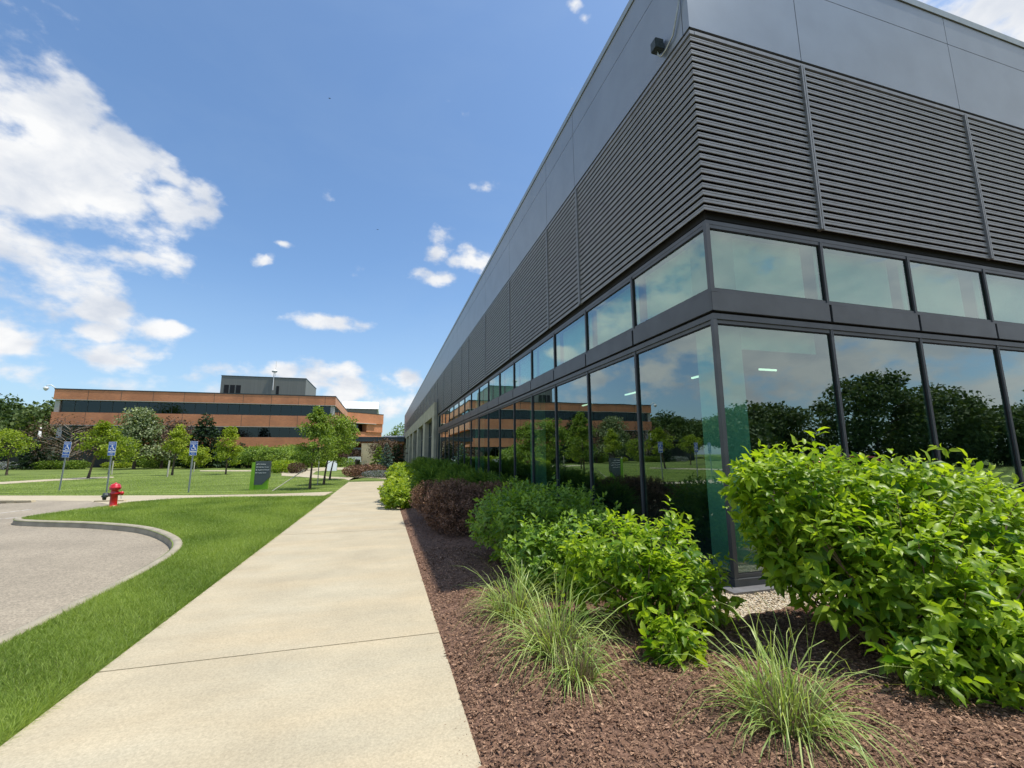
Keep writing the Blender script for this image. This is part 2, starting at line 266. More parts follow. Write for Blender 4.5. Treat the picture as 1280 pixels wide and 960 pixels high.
# ------------------------------------------------------------------ helpers
def link(o, parent=None):
    sc.collection.objects.link(o)
    if parent is not None: o.parent = parent
    return o
def tag(o, label=None, cat=None, group=None, kind=None):
    if label: o['label'] = label
    if cat: o['category'] = cat
    if group: o['group'] = group
    if kind: o['kind'] = kind
    return o
def thing(name, label, cat, loc=(0, 0, 0), rz=0, group=None):
    o = bpy.data.objects.new(name, None); link(o); o.location = loc; o.rotation_euler = (0, 0, rz); o.empty_display_size = .2
    return tag(o, label, cat, group)
def mesh_np(name, V, F, m, parent=None, tint=None, smooth=False, sizes=None):
    """V (n,3); F list of arrays each (k, s) of faces"""
    me = bpy.data.meshes.new(name); V = np.asarray(V, dtype=np.float32)
    loops = np.concatenate([f.ravel() for f in F]).astype(np.int32)
    tot = np.concatenate([np.full(len(f), f.shape[1], dtype=np.int32) for f in F])
    st = np.concatenate([[0], np.cumsum(tot)[:-1]]).astype(np.int32)
    me.vertices.add(len(V)); me.vertices.foreach_set('co', V.ravel())
    me.loops.add(len(loops)); me.loops.foreach_set('vertex_index', loops)
    me.polygons.add(len(tot)); me.polygons.foreach_set('loop_start', st)
    me.update(calc_edges=True)
    if smooth: me.polygons.foreach_set('use_smooth', np.ones(len(tot), dtype=bool))
    if tint is not None:
        a = me.attributes.new('tint', 'FLOAT', 'POINT'); a.data.foreach_set('value', np.asarray(tint, dtype=np.float32))
    me.materials.append(m); me.validate()
    return link(bpy.data.objects.new(name, me), parent)
class MB:
    def __init__(s): s.bm = bmesh.new()
    def box(s, a, b, rot=None, bevel=0):
        a, b = [min(p, q) for p, q in zip(a, b)], [max(p, q) for p, q in zip(a, b)]
        c = Vector([(p+q)/2 for p, q in zip(a, b)]); d = [q-p for p, q in zip(a, b)]
        m = Matrix.Translation(c) @ (rot.to_4x4() if rot else Matrix()) @ Matrix.Diagonal((*d, 1))
        r = bmesh.ops.create_cube(s.bm, size=1, matrix=m)
        if bevel: bmesh.ops.bevel(s.bm, geom=list({e for v in r['verts'] for e in v.link_edges}), offset=bevel, segments=2, affect='EDGES')
        return s
    def poly(s, pts, z0, z1):
        n = len(pts); lo = [s.bm.verts.new((*p[:2], z0)) for p in pts]; hi = [s.bm.verts.new((*p[:2], z1)) for p in pts]
        tri = tessellate_polygon([[Vector((*p[:2], 0)) for p in pts]])
        for t in tri:
            s.bm.faces.new([hi[i] for i in t]); s.bm.faces.new([lo[i] for i in reversed(t)])
        for i in range(n): s.bm.faces.new([lo[i], lo[(i+1) % n], hi[(i+1) % n], hi[i]])
        return s
    def prism(s, pts, p0, ax, t):            # outline given as 3d points, pushed along ax by t
        a = [s.bm.verts.new(Vector(p)+Vector(p0)) for p in pts]; b = [s.bm.verts.new(v.co+Vector(ax)*t) for v in a]; n = len(a)
        s.bm.faces.new(a); s.bm.faces.new(list(reversed(b)))
        for i in range(n): s.bm.faces.new([a[i], b[i], b[(i+1) % n], a[(i+1) % n]])
        return s
    def tube(s, pts, rad, n=8):
        if isinstance(rad, (int, float)): rad = [rad]*len(pts)
        rings = []
        for i, p in enumerate(pts):
            p = Vector(p); q0 = Vector(pts[max(i-1, 0)]); q1 = Vector(pts[min(i+1, len(pts)-1)]); d = (q1-q0).normalized()
            u = d.cross(Vector((0, 0, 1)) if abs(d.z) < .95 else Vector((1, 0, 0))).normalized(); w = d.cross(u)
            rings.append([s.bm.verts.new(p+(u*math.cos(2*math.pi*k/n)+w*math.sin(2*math.pi*k/n))*rad[i]) for k in range(n)])
        for a, b in zip(rings, rings[1:]):
            for k in range(n): s.bm.faces.new([a[k], a[(k+1) % n], b[(k+1) % n], b[k]])
        s.bm.faces.new(list(reversed(rings[0]))); s.bm.faces.new(rings[-1]); return s
    def lathe(s, prof, c=(0, 0, 0), n=20, M4=None):
        M4 = M4 or Matrix(); rings = []
        for (r, z) in prof: rings.append([s.bm.verts.new(Vector(c)+(M4 @ Vector((max(r, .0005)*math.cos(2*math.pi*k/n), max(r, .0005)*math.sin(2*math.pi*k/n), z)))) for k in range(n)])
        for a, b in zip(rings, rings[1:]):
            for k in range(n): s.bm.faces.new([a[k], a[(k+1) % n], b[(k+1) % n], b[k]])
        s.bm.faces.new(list(reversed(rings[0]))); s.bm.faces.new(rings[-1]); return s
    def out(s, name, m, parent=None, smooth=False):
        bmesh.ops.recalc_face_normals(s.bm, faces=s.bm.faces)
        me = bpy.data.meshes.new(name); s.bm.to_mesh(me); s.bm.free()
        if smooth:
            for p in me.polygons: p.use_smooth = True
        me.materials.append(m); return link(bpy.data.objects.new(name, me), parent)
def unit(v): return v/np.maximum(np.linalg.norm(v, axis=-1, keepdims=True), 1e-9)
def rand_dir(n):
    return unit(rng.normal(size=(n, 3)))
LEAF_V = np.array([(0, 0, 0), (.30, .0, -.03), (.68, .0, -.0), (1, 0, -.16), (.28, .24, .06), (.66, .21, .07), (.28, -.24, .06), (.66, -.21, .07)])
LEAF_T = np.array([(0, 6, 1), (0, 1, 4), (2, 7, 3), (2, 3, 5)]); LEAF_Q = np.array([(1, 6, 7, 2), (1, 2, 5, 4)])
SIMP_V = np.array([(0, 0, 0), (.5, .34, .08), (1, 0, -.08), (.5, -.34, .08)]); SIMP_Q = np.array([(0, 3, 2, 1)])
def leaves(name, P, D, Nn, size, m, parent=None, tint=None, simple=False, width=1.0):
    """P base points, D direction, Nn approx normal"""
    n = len(P); x = unit(D); z = unit(Nn - x*np.sum(Nn*x, 1, keepdims=True)); y = np.cross(z, x)
    T = SIMP_V if simple else LEAF_V; k = len(T); size = np.broadcast_to(size, (n,))[:, None, None]
    w = np.broadcast_to(width, (n,))[:, None, None] if not np.isscalar(width) else width
    V = P[:, None, :] + size*(T[None, :, 0, None]*x[:, None]+w*T[None, :, 1, None]*y[:, None]+T[None, :, 2, None]*z[:, None])
    off = (np.arange(n)*k)[:, None, None]
    F = [(SIMP_Q[None]+off).reshape(-1, 4)] if simple else [(LEAF_T[None]+off).reshape(-1, 3), (LEAF_Q[None]+off).reshape(-1, 4)]
    if tint is None: tint = rng.random(n)
    return mesh_np(name, V.reshape(-1, 3), F, m, parent, np.repeat(np.clip(tint, 0, 1), k), smooth=not simple)
def strips(name, P, D, L, wid, droop, m, parent=None, seg=5, tint=None, jit=0.0):
    """curved blades: base P, initial dir D, length L, width, droop (downward bend)"""
    n = len(P); D = unit(D); pts = [P]; d = D.copy(); st = (L/seg)[:, None]
    for i in range(seg):
        d = unit(d + np.array([0, 0, -1.0])*(droop*(i+1)/seg)[:, None]*(1 - .55*np.clip(-d[:, 2:3], 0, 1))); pts.append(pts[-1]+d*st)
    pts = np.stack(pts, 1)
    side = unit(np.cross(D, np.array([0, 0, 1.0])+rng.normal(size=(n, 3))*.35)); ww = np.array([.75, 1, 1, .85, .6, .05, .02, .02])[:seg+1] if seg >= 5 else np.linspace(1, .05, seg+1)
    A = pts+side[:, None]*(ww[None, :, None]*wid[:, None, None]/2); B = pts-side[:, None]*(ww[None, :, None]*wid[:, None, None]/2)
    V = np.stack([A, B], 2).reshape(-1, 3); k = 2*(seg+1)
    q = np.array([(2*i, 2*i+1, 2*i+3, 2*i+2) for i in range(seg)]); F = [(q[None]+(np.arange(n)*k)[:, None, None]).reshape(-1, 4)]
    if tint is None: tint = rng.random(n)
    return mesh_np(name, V, F, m, parent, np.repeat(tint, k))
def copy_tree(root, loc, rz=0, s=1.0, label=None, group=None):
    r = root.copy(); sc.collection.objects.link(r); r.location = loc; r.rotation_euler = (0, 0, rz); r.scale = (s, s, s) if isinstance(s, (int, float)) else s
    if label: r['label'] = label
    if group: r['group'] = group
    for ch in root.children:
        c = ch.copy(); sc.collection.objects.link(c); c.parent = r
        for g in ch.children:
            d = g.copy(); sc.collection.objects.link(d); d.parent = c
    return r
def smooth_line(P, n=6):
    P = [Vector(p) for p in P]; out = []
    for i in range(len(P)-1):
        p0, p1, p2, p3 = P[max(i-1, 0)], P[i], P[i+1], P[min(i+2, len(P)-1)]
        for k in range(n):
            t = k/n; out.append(.5*((2*p1)+(p2-p0)*t+(2*p0-5*p1+4*p2-p3)*t*t+(3*p1-p0-3*p2+p3)*t**3))
    out.append(P[-1]); return out
def sheet(name, pts, z, m, holes=(), kind='structure'):
    loops = [[Vector((*p[:2], 0)) for p in pts]]+[[Vector((*p[:2], 0)) for p in h] for h in holes]
    allp = [v for l in loops for v in l]; tri = tessellate_polygon(loops)
    bm = bmesh.new(); vs = [bm.verts.new((v.x, v.y, z)) for v in allp]
    for t in tri:
        try: bm.faces.new([vs[i] for i in t])
        except ValueError: pass
    for f in bm.faces:
        f.normal_update()
        if f.normal.z < 0: f.normal_flip()
    me = bpy.data.meshes.new(name); bm.to_mesh(me); bm.free(); me.materials.append(m); o = link(bpy.data.objects.new(name, me)); o['kind'] = kind; return o
def inside(P, poly):
    x, y = P[:, 0], P[:, 1]; r = np.zeros(len(P), bool); n = len(poly); j = n-1
    for i in range(n):
        xi, yi = poly[i][:2]; xj, yj = poly[j][:2]
        c = ((yi > y) != (yj > y)) & (x < (xj-xi)*(y-yi)/((yj-yi) or 1e-9)+xi); r ^= c; j = i
    return r

# ------------------------------------------------------------------ ground, road, walks
CB = smooth_line([(-3.12, -60, 0), (-3.12, -8, 0), (-3.12, 2, 0), (-3.15, 5.3, 0), (-3.2, 8.0, 0), (-3.5, 9.9, 0), (-4.3, 11.5, 0), (-5.4, 12.9, 0), (-6.9, 14.05, 0), (-8.3, 14.8, 0), (-9.15, 15.35, 0), (-9.5, 16.1, 0), (-9.3, 17.1, 0), (-8.9, 18.2, 0), (-8.2, 19.5, 0), (-7.3, 20.6, 0)], 8)
def offs(L, d):
    o = []
    for i, p in enumerate(L):
        t = (L[min(i+1, len(L)-1)]-L[max(i-1, 0)]).normalized(); o.append(p+Vector((-t.y, t.x, 0))*d)
    return o
CBo = offs(CB, .16)
roadline = [(p.x, p.y) for p in CBo]
far_road = [G(110, 626.5), G(50, 626), G(0, 625), (-30, 24.6), (-60, 31)]
ZR = -.13
road_poly = roadline+[far_road[0], far_road[1], far_road[2], (-30, 25.4), (-80, 36), (-80, -60)]
sheet('road', road_poly, ZR, M['road'])
BIG = 700
g = sheet('ground', [(-BIG, -BIG), (BIG, -BIG), (BIG, BIG*1.2), (-BIG, BIG*1.2)], -.012, M['lawn'], holes=[road_poly])
rp = [(p[0], p[1]) for p in (G(141, 631.3), far_road[0], far_road[1], far_road[2], (-30, 25.4))]
bmr = bmesh.new(); up_v = [bmr.verts.new((x_, y_+.02, .004)) for x_, y_ in rp]; dn_v = [bmr.verts.new((x_-.3, y_-1.5, ZR+.002)) for x_, y_ in rp]
for i in range(4): bmr.faces.new([dn_v[i], up_v[i], up_v[i+1], dn_v[i+1]])
bmesh.ops.recalc_face_normals(bmr, faces=bmr.faces); me_ = bpy.data.meshes.new('ramp'); bmr.to_mesh(me_); bmr.free(); me_.materials.append(M['road']); o_ = link(bpy.data.objects.new('ramp', me_)); o_['kind'] = 'structure'
# curb along the parking lot, a rounded profile, tapering flush at its far end
def curb():
    prof = [(0, .0), (.015, .012), (.10, .015), (.135, 0), (.155, -.04), (.165, -.135), (.165, -.2), (0, -.2)]
    bm = bmesh.new(); rings = []; n = len(CB)
    for i, p in enumerate(CB):
        t = (CB[min(i+1, n-1)]-CB[max(i-1, 0)]).normalized(); nv = Vector((-t.y, t.x, 0)); k = max(0, (i-(n-18))/17)
        rings.append([bm.verts.new(p+nv*a+Vector((0, 0, z-(.10*k if z > -.1 else 0)))) for a, z in prof])
    for a, b in zip(rings, rings[1:]):
        for k in range(len(prof)): bm.faces.new([a[k], b[k], b[(k+1) % len(prof)], a[(k+1) % len(prof)]])
    bmesh.ops.recalc_face_normals(bm, faces=bm.faces); me = bpy.data.meshes.new('curb'); bm.to_mesh(me); bm.free(); me.materials.append(M['curb'])
    for p in me.polygons: p.use_smooth = True
    o = link(bpy.data.objects.new('curb', me)); o['kind'] = 'structure'
curb()
# main sidewalk in slabs with tooled joints
XL, XR = -2.0, .555
js = [-9, -6.4, -3.8, -1.15, G(545, 793)[1], G(498, 662)[1]]
d0 = js[5]-js[4]
print('joints', js, d0)
ys = [-9.0, -4.2, G(350, 815)[1]-d0 if False else 0.0]
J1 = G(545, 793)[1]; J2 = G(498, 662)[1]
step = 6.1
ys = [J1+(J2-J1)*k/max(1, round((J2-J1)/step)) for k in range(-2, 8)]
mb = MB()
for a, b in zip(ys, ys[1:]):
    if a > 29: break
    b = min(b, 30); mb.box((XL, a+.004, -.15), (XR, b-.004, .012), bevel=.006)
w = mb.out('sidewalk', M['walk']); w['kind'] = 'structure'
YE = b
# the far end of the walk bends left towards the entrance paths
far_edge = [G(497, 603), G(493, 600.5), G(484, 599), G(470, 597.8), G(455, 597), G(440, 596.6), G(425, 596.4), G(405, 596), G(392, 594.5), G(378, 593), G(352, 591)]
near_edge = [G(352, 594.8), G(375, 596), G(395, 597.7), G(418, 598.2), G(430, 598.6), G(436, 600.5)]
bend = [(XL, YE+.008), (XR, YE+.008), (XR+.35, YE+2.5)]+far_edge+near_edge
mb = MB(); mb.poly(bend, -.15, .012); o = mb.out('entrance_path', M['walk']); o['kind'] = 'structure'
# crossing walk to the parking lot
px_near = [(404, 620.0), (330, 620.6), (250, 622.3), (200, 624.5), (165, 627.5), (140, 631)]
px_far = [(0, 619.7), (120, 619.7), (250, 619.3), (340, 617.8), (416, 614.8)]
plaza = [G(*p) for p in px_near]+[(-8.2-.16, 19.7), (-7.5, 20.9)][:0]+[G(*far_i) for far_i in [(110, 626.5), (50, 626), (0, 625)]]+[(-30, 25.6), (-60, 32), (-60, 36), (-32, 28.8)]+[G(*p) for p in px_far]
mb = MB(); mb.poly(plaza, -.14, .008); o = mb.out('cross_path', M['walk']); o['kind'] = 'structure'
# thin walks across the lawn
for nm, pts in (('lawn_path', [(-30, 606.8), (0, 605.2), (60, 601.3), (118, 598.2), (142, 597.2), (142, 595.9), (110, 596.6), (60, 599.2), (0, 602.6), (-30, 604)]),
                ('garden_path', [(395, 589.2), (440, 586.0), (438, 584.4), (400, 584.4), (380, 586), (330, 587.5), (250, 588), (250, 589), (330, 589.2), (350, 591), (378, 595.5), (400, 596.5), (410, 595.5), (390, 593)])):
    mb = MB(); mb.poly([G(*p) for p in pts], -.14, .006); o = mb.out(nm, M['walk']); o['kind'] = 'structure'
# planting bed with bark mulch
bed = [(XR+.01, -6), (24, -6), (24, 4.34), (3.2, 4.34), (3.2, 34), (XR+.01, 34)]
def bed_sheet():
    xs = np.concatenate([np.linspace(XR-.02, 3.9, 60), np.linspace(4.1, 24, 40)]); yy = np.concatenate([np.linspace(-6, 12, 180), np.linspace(12.3, 34, 60)])
    X, Y = np.meshgrid(xs, yy, indexing='ij'); Z = .03*np.sin(X*2.1+Y*.7)*np.sin(Y*1.3)+rng.normal(size=X.shape)*.006+.02
    edge = np.clip((X-XR)/.5, 0, 1); Z = Z*edge-.004*(1-edge)+.03*edge
    V = np.stack([X, Y, Z], -1).reshape(-1, 3); a, b_ = X.shape; idx = np.arange(a*b_).reshape(a, b_)
    q = np.stack([idx[:-1, :-1], idx[1:, :-1], idx[1:, 1:], idx[:-1, 1:]], -1).reshape(-1, 4)
    c = V[q].mean(1); keep = ~((c[:, 0] > 3.25) & (c[:, 1] > 3.75)); q = q[keep]
    o = mesh_np('mulch_bed', V, [q], M['mulchbase'], smooth=True); o['kind'] = 'structure'
bed_sheet()
def bed_z(x, y):
    e = np.clip((x-XR)/.5, 0, 1); return (.03*np.sin(x*2.1+y*.7)*np.sin(y*1.3)+.02)*e-.004*(1-e)+.03*e
def chips():
    P = []
    for (x0, x1, y0, y1, n) in ((.56, 4.6, .6, 4.0, 110000), (.56, 3.2, 4.0, 8, 46000), (.56, 2.0, 8, 16, 16000), (4.6, 8, .6, 3.8, 10000)):
        P.append(np.stack([rng.uniform(x0, x1, n), rng.uniform(y0, y1, n)], 1))
    P = np.concatenate(P); P = P[~((P[:, 0] > 3.2) & (P[:, 1] > 3.7))]; n = len(P)
    Z = bed_z(P[:, 0], P[:, 1])+rng.uniform(.0, .022, n); B = np.column_stack([P, Z])
    a = rng.uniform(0, 2*math.pi, n); d = np.column_stack([np.cos(a), np.sin(a), rng.normal(0, .22, n)])
    nn = np.column_stack([rng.normal(0, .45, (n, 2)), np.ones(n)])
    L_ = rng.gamma(2.2, .0062, n)+.007
    t = rng.beta(1.3, 2.3, n); t[rng.random(n) < .02] = 1
    o = leaves('bark_chips', B, d, nn, L_, M['chip'], tint=t, simple=True, width=rng.uniform(.22, .8, n)); tag(o, 'reddish brown bark mulch chips in the planting bed', 'mulch', kind='stuff')
chips()
def strays():
    n = 260; x = XR-rng.gamma(1.1, .07, n); y = rng.uniform(.8, 9, n); B = np.column_stack([x, y, np.full(n, .0135)]); a = rng.uniform(0, 6.3, n)
    o = leaves('stray_chips', B, np.column_stack([np.cos(a), np.sin(a), np.zeros(n)]), np.column_stack([rng.normal(0, .15, (n, 2)), np.ones(n)]), rng.uniform(.004, .014, n), M['chip'], simple=True, width=rng.uniform(.25, .7, n)); tag(o, 'scattered bark crumbs on the sidewalk edge', 'mulch', kind='stuff')
strays()
# pebble strip around the glass corner
mb = MB(); mb.poly([(3.22, 3.72), (24, 3.72), (24, 4.36), (3.86, 4.36), (3.86, 34), (3.22, 34)], -.1, .012); o = mb.out('gravel_strip', M['gravelbase']); o['kind'] = 'structure'
def pebbles():
    n = 9000; a = np.column_stack([rng.uniform(3.22, 3.9, n), rng.uniform(3.72, 9, n)]); b_ = np.column_stack([rng.uniform(3.22, 7, n), rng.uniform(3.70, 4.42, n)]); P = np.concatenate([a, b_]); n = len(P)
    bm = bmesh.new(); bmesh.ops.create_icosphere(bm, subdivisions=1, radius=1); T = np.array([v.co[:] for v in bm.verts]); Fc = np.array([[v.index for v in f.verts] for f in bm.faces]); bm.free()
    s = rng.uniform(.007, .015, n)[:, None]*rng.uniform(.6, 1.2, (n, 3))*np.array([1.2, 1.2, .8]); th = rng.uniform(0, 6.3, n); c, s_ = np.cos(th), np.sin(th)
    V = T[None]*s[:, None]; X = V[..., 0]*c[:, None]-V[..., 1]*s_[:, None]; Y = V[..., 0]*s_[:, None]+V[..., 1]*c[:, None]
    V = np.stack([X, Y, V[..., 2]], -1)+np.column_stack([P, .012+rng.uniform(0, .014, n)])[:, None]
    k = len(T); o = mesh_np('pebbles', V.reshape(-1, 3), [(Fc[None]+(np.arange(n)*k)[:, None, None]).reshape(-1, 3)], M['pebble'], tint=np.repeat(rng.random(n), k), smooth=True); tag(o, 'cream and tan pebbles at the foot of the glass wall', 'gravel', kind='stuff')
pebbles()
mb = MB(); mb.box((3.185, 3.69, -.05), (3.215, 34, .035)); mb.box((3.216, 3.69, -.05), (24, 3.715, .035)); o = mb.out('bed_edging', M['black_plastic']); tag(o, 'thin black edging strip between mulch and pebbles', 'edging')

# parking bay lines and wheel stops
def gline(a, b, w, z):
    a, b = Vector((*a, 0)), Vector((*b, 0)); t = (b-a).normalized(); n = Vector((-t.y, t.x, 0))*w/2
    return [(a+n)[:2], (b+n)[:2], (b-n)[:2], (a-n)[:2]]
M['paint'] = mat('worn_white_paint', (.52, .50, .46), .8, 0, 0, 7, 0, 60, col2=(.36, .31, .25), detail=9, lo=.45, hi=.6)
bay0 = G(110, 628.5, ZR); bay1 = G(-12, 642.5, ZR)
dirb = Vector((bay0[0]-bay1[0], bay0[1]-bay1[1], 0)).normalized(); nb = Vector((-dirb.y, dirb.x, 0))
mb = MB()
for (a, b) in (((110, 628.3), (-6, 642.3)), ((23, 646.8), (-14, 649.8)), ((78, 626.8), (0, 631.5)), ((-20, 660), (-60, 668))):
    mb.poly(gline(G(*a, ZR), G(*b, ZR), .10, 0), ZR+.001, ZR+.005)
o = mb.out('parking_lines', M['paint']); o['kind'] = 'structure'
ws0 = None
def wheel_stop(a, b, label):
    global ws0
    A, B = Vector((*G(*a, -.05), -.06)), Vector((*G(*b, -.05), -.06)); L_ = (B-A).length; rz = math.atan2((B-A).y, (B-A).x)
    m_ = MB(); h = .11; wd = .085
    pr = [(-L_/2, 0, 0), (-L_/2+.06, 0, h), (L_/2-.06, 0, h), (L_/2, 0, 0), (L_/4+.28, 0, 0), (L_/4+.24, 0, .035), (L_/4-.24, 0, .035), (L_/4-.28, 0, 0), (-L_/4+.28, 0, 0), (-L_/4+.24, 0, .035), (-L_/4-.24, 0, .035), (-L_/4-.28, 0, 0)]
    m_.prism(pr, (0, -wd, 0), (0, 1, 0), 2*wd); o = m_.out('wheel_stop', M['curbtan']); o.location = (A+B)/2; o.rotation_euler.z = rz
    tag(o, label, 'wheel stop', 'wheel stops along the parking bays')
wheel_stop((-12, 629.2), (43, 628.6), 'tan concrete wheel stop at the left edge of the car park, left of the hydrant')
wheel_stop((117, 629.2), (158, 628.2), 'tan concrete wheel stop half hidden behind the red hydrant')

# lawn blades
island = [(XL-.01, -1), (XL-.01, 19.9)]+[G(*p) for p in px_near]+[(p.x, p.y) for p in reversed(CB) if p.y > -1]+[(-3.12, -1)]
def blades():
    Ps, Ls = [], []
    for (x0, x1, y0, y1, n, s) in ((-3.2, -2, .2, 4.5, 62000, 1), (-3.3, -2, 4.5, 8.5, 48000, 1.1), (-5.2, -2, 8.5, 11.5, 62000, 1.3), (-9.8, -2, 11.5, 15, 120000, 1.5), (-10, -2, 15, 21.5, 120000, 1.9)):
        P = np.stack([rng.uniform(x0, x1, n), rng.uniform(y0, y1, n)], 1); P = P[inside(P, island)]; Ps.append(P); Ls.append(np.full(len(P), s))
    P = np.concatenate(Ps); s = np.concatenate(Ls); n = len(P)
    nz = np.sin(P[:, 0]*2.3+1.7*np.sin(P[:, 1]*.9))*np.sin(P[:, 1]*1.1+P[:, 0])
    h = rng.uniform(.03, .08, n)*(1+.2*nz)*np.where(P[:, 0] > -2.12, rng.uniform(.9, 1.9, n), 1); a = rng.uniform(0, 6.3, n)
    D = np.column_stack([np.cos(a)*.45, np.sin(a)*.45, np.ones(n)]); D[:, 0] += np.where(P[:, 0] > -2.14, rng.uniform(0, .9, n), 0)
    o = strips('lawn_grass', np.column_stack([P, np.full(n, -.015)]), D, h*np.sqrt(s), .0042*s*rng.uniform(.7, 1.3, n), rng.uniform(.1, .9, n), M['blade'], seg=2, tint=np.clip(rng.beta(1.5, 1.9, n)*.85+.25*nz+.08, 0, 1)); tag(o, 'mown green turf between kerb and sidewalk', 'grass', kind='stuff')
    n = 90000; P = np.stack([rng.uniform(-32, -2, n), 20+rng.gamma(1.6, 7, n)], 1)
    far = [G(*p) for p in px_far]; poly = [far[0], far[1], far[2], far[3], far[4], near_edge[-1], near_edge[4], near_edge[3], near_edge[2], near_edge[1], near_edge[0], (-14, 66), (-46, 66), (-30, 28.6)]
    P = P[inside(P, poly)]; lp = [G(*p) for p in [(-30, 606.8), (0, 605.2), (60, 601.3), (118, 598.2), (142, 597.2), (142, 595.9), (110, 596.6), (60, 599.2), (0, 602.6), (-30, 604)]]; P = P[~inside(P, lp)]; n = len(P)
    a = rng.uniform(0, 6.3, n); D = np.column_stack([np.cos(a)*.5, np.sin(a)*.5, np.ones(n)])
    sc_ = np.clip(P[:, 1]/20, 1, 3)
    o = strips('lawn_tufts', np.column_stack([P, np.full(n, -.015)]), D, .05*sc_**.4, .010*sc_, rng.uniform(.1, .8, n), M['blade'], seg=2, tint=np.clip(rng.beta(3, 2, n), 0, 1)); tag(o, 'mown turf of the far lawn beyond the crossing walk', 'grass', kind='stuff')
blades()

# ------------------------------------------------------------------ glass and louver office building
BX, BY = 4.03, 4.55        # faces of the two street walls (x = BX looks left, y = BY looks to the camera)
ob = thing('office_building', 'dark grey office building with louvers above glass walls beside the sidewalk', 'building')
BYE, BXE = 94.0, 24.0
# a local frame per wall: s runs along the wall, o outwards, z up
def WL(s, o, z): return (BX-o, BY+s, z)            # left wall
def WR(s, o, z): return (BX+s, BY-o, z)            # right wall
def wbox(mb_, W_, s0, s1, o0, o1, z0, z1, bevel=0):
    mb_.box(W_(s0, o0, z0), W_(s1, o1, z1), bevel=bevel)
LM = [0, 1.92, 3.77, 5.61, 7.42, 9.26, 11.15, 13.0, 14.86, 16.72, 18.59, 20.5, 22.4, 24.25, 26.1, 28.0, 29.9]   # mullion lines, left wall
RM = [0, 2.04, 3.83, 5.63, 7.43, 9.23, 11.03, 12.83, 14.63, 16.43, 18.2, 19.9]
ZS, ZH1, ZB0, ZB1, ZT0, ZT1 = .135, 3.33, 3.44, 3.695, 4.665, 4.80
GR = .056                                          # how far the glass sits behind the wall face
def window(W_, s0, s1, z0, z1, gm, corner0=False):
    f = MB(); wd = .025; o0, o1 = .0-.022, -.11
    # bars: each bar butts against the next
    wbox(f, W_, s0, s0+wd, o0, o1, z0, z1, .003); wbox(f, W_, s1-wd, s1, o0, o1, z0, z1, .003)
    wbox(f, W_, s0+wd, s1-wd, o0-.012, o1, z1-.05, z1); wbox(f, W_, s0+wd, s1-wd, o0-.012, o1, z0, z0+.045)
    fr = f.out('window', M['metal'], ob)
    p = MB(); wbox(p, W_, s0+wd+.001, s1-wd-.001, -GR, -GR-.012, z0+.046, z1-.051); p.out('pane', gm, fr)
    g_ = MB(); gw = .016; gz0, gz1 = z0+.046, z1-.051
    wbox(g_, W_, s0+wd+.0005, s0+wd+gw, -GR+.012, -GR+.001, gz0, gz1); wbox(g_, W_, s1-wd-gw, s1-wd-.0005, -GR+.012, -GR+.001, gz0, gz1); wbox(g_, W_, s0+wd+gw+.0005, s1-wd-gw-.0005, -GR+.012, -GR+.001, gz1-gw, gz1-.0005); wbox(g_, W_, s0+wd+gw+.0005, s1-wd-gw-.0005, -GR+.012, -GR+.001, gz0+.0005, gz0+gw*.5)
    g_.out('gasket', M['black'], fr)
    return fr
for W_, L_ in ((WL, LM), (WR, RM)):
    for i, (a, b) in enumerate(zip(L_, L_[1:])):
        e = .06 if i == 0 else 0
        window(W_, a+e, b, ZS, ZH1, M['glass']); window(W_, a+e, b, ZB1+.02, ZT0, M['glass'])
        q = MB(); wbox(q, W_, a+(.0 if i == 0 else .02), b-.022, .0 if i else .0, -.06, ZB0, ZB1, .004)
        if W_ is WL and i == 0: q.bm.free(); q = MB(); wbox(q, W_, .002, b-.022, 0, -.06, ZB0, ZB1, .004)
        if W_ is WR and i == 0: q.bm.free(); q = MB(); wbox(q, W_, -.0, b-.022, .001, -.059, ZB0, ZB1, .004)
        q.out('spandrel_panel', M['metal'], ob)
# corner posts
q = MB(); q.box((BX+.012, BY+.012, ZS), (BX+.058, BY+.058, ZH1-.001)); q.box((BX+.012, BY+.012, ZB1+.001), (BX+.058, BY+.058, ZT0)); q.out('corner_post', M['metal'], ob)
# rails above each window row, sill and ledge
for nm, o0, o1, z0, z1, mm in (('rail', -.012, -.13, ZH1+.001, ZH1+.075, 'metal'), ('head_frame', -.03, -.14, ZT0+.001, ZT0+.055, 'metal'), ('shadow_gap', -.10, -.145, ZT0+.056, 4.82, 'black'), ('backing', -.09, -.16, ZH1+.076, ZB1+.018, 'black'), ('sill', .0, -.16, .052, ZS-.002, 'metal')):
    q = MB(); wbox(q, WL, -(o0) if True else 0, 29.95, o0, o1, z0, z1); wbox(q, WR, -o1+.001, 19.95, o0, o1, z0, z1); q.out(nm, M[mm], ob)
q = MB(); wbox(q, WL, -.001, 29.95, -.004, -.10, ZB1+.001, ZB1+.019); wbox(q, WR, .101, 19.95, -.004, -.10, ZB1+.001, ZB1+.019); q.out('sill_cap', M['metal'], ob)
q = MB()
q.poly([(BX-.17, BY+30.9), (BX-.17, BY-.17), (BX+20, BY-.17), (BX+20, BY+.1), (BX+.1, BY+.1), (BX+.1, BY+30.9)], .012, .050); q.out('ledge', M['ledge'], ob)
q = MB(); q.poly([(BX-.15, BY+30.9), (BX-.15, BY-.15), (BX+20, BY-.15), (BX+20, BY+.2), (BX+.2, BY+.2), (BX+.2, BY+30.9)], -.2, .011); q.out('foundation', M['concbase'], ob)
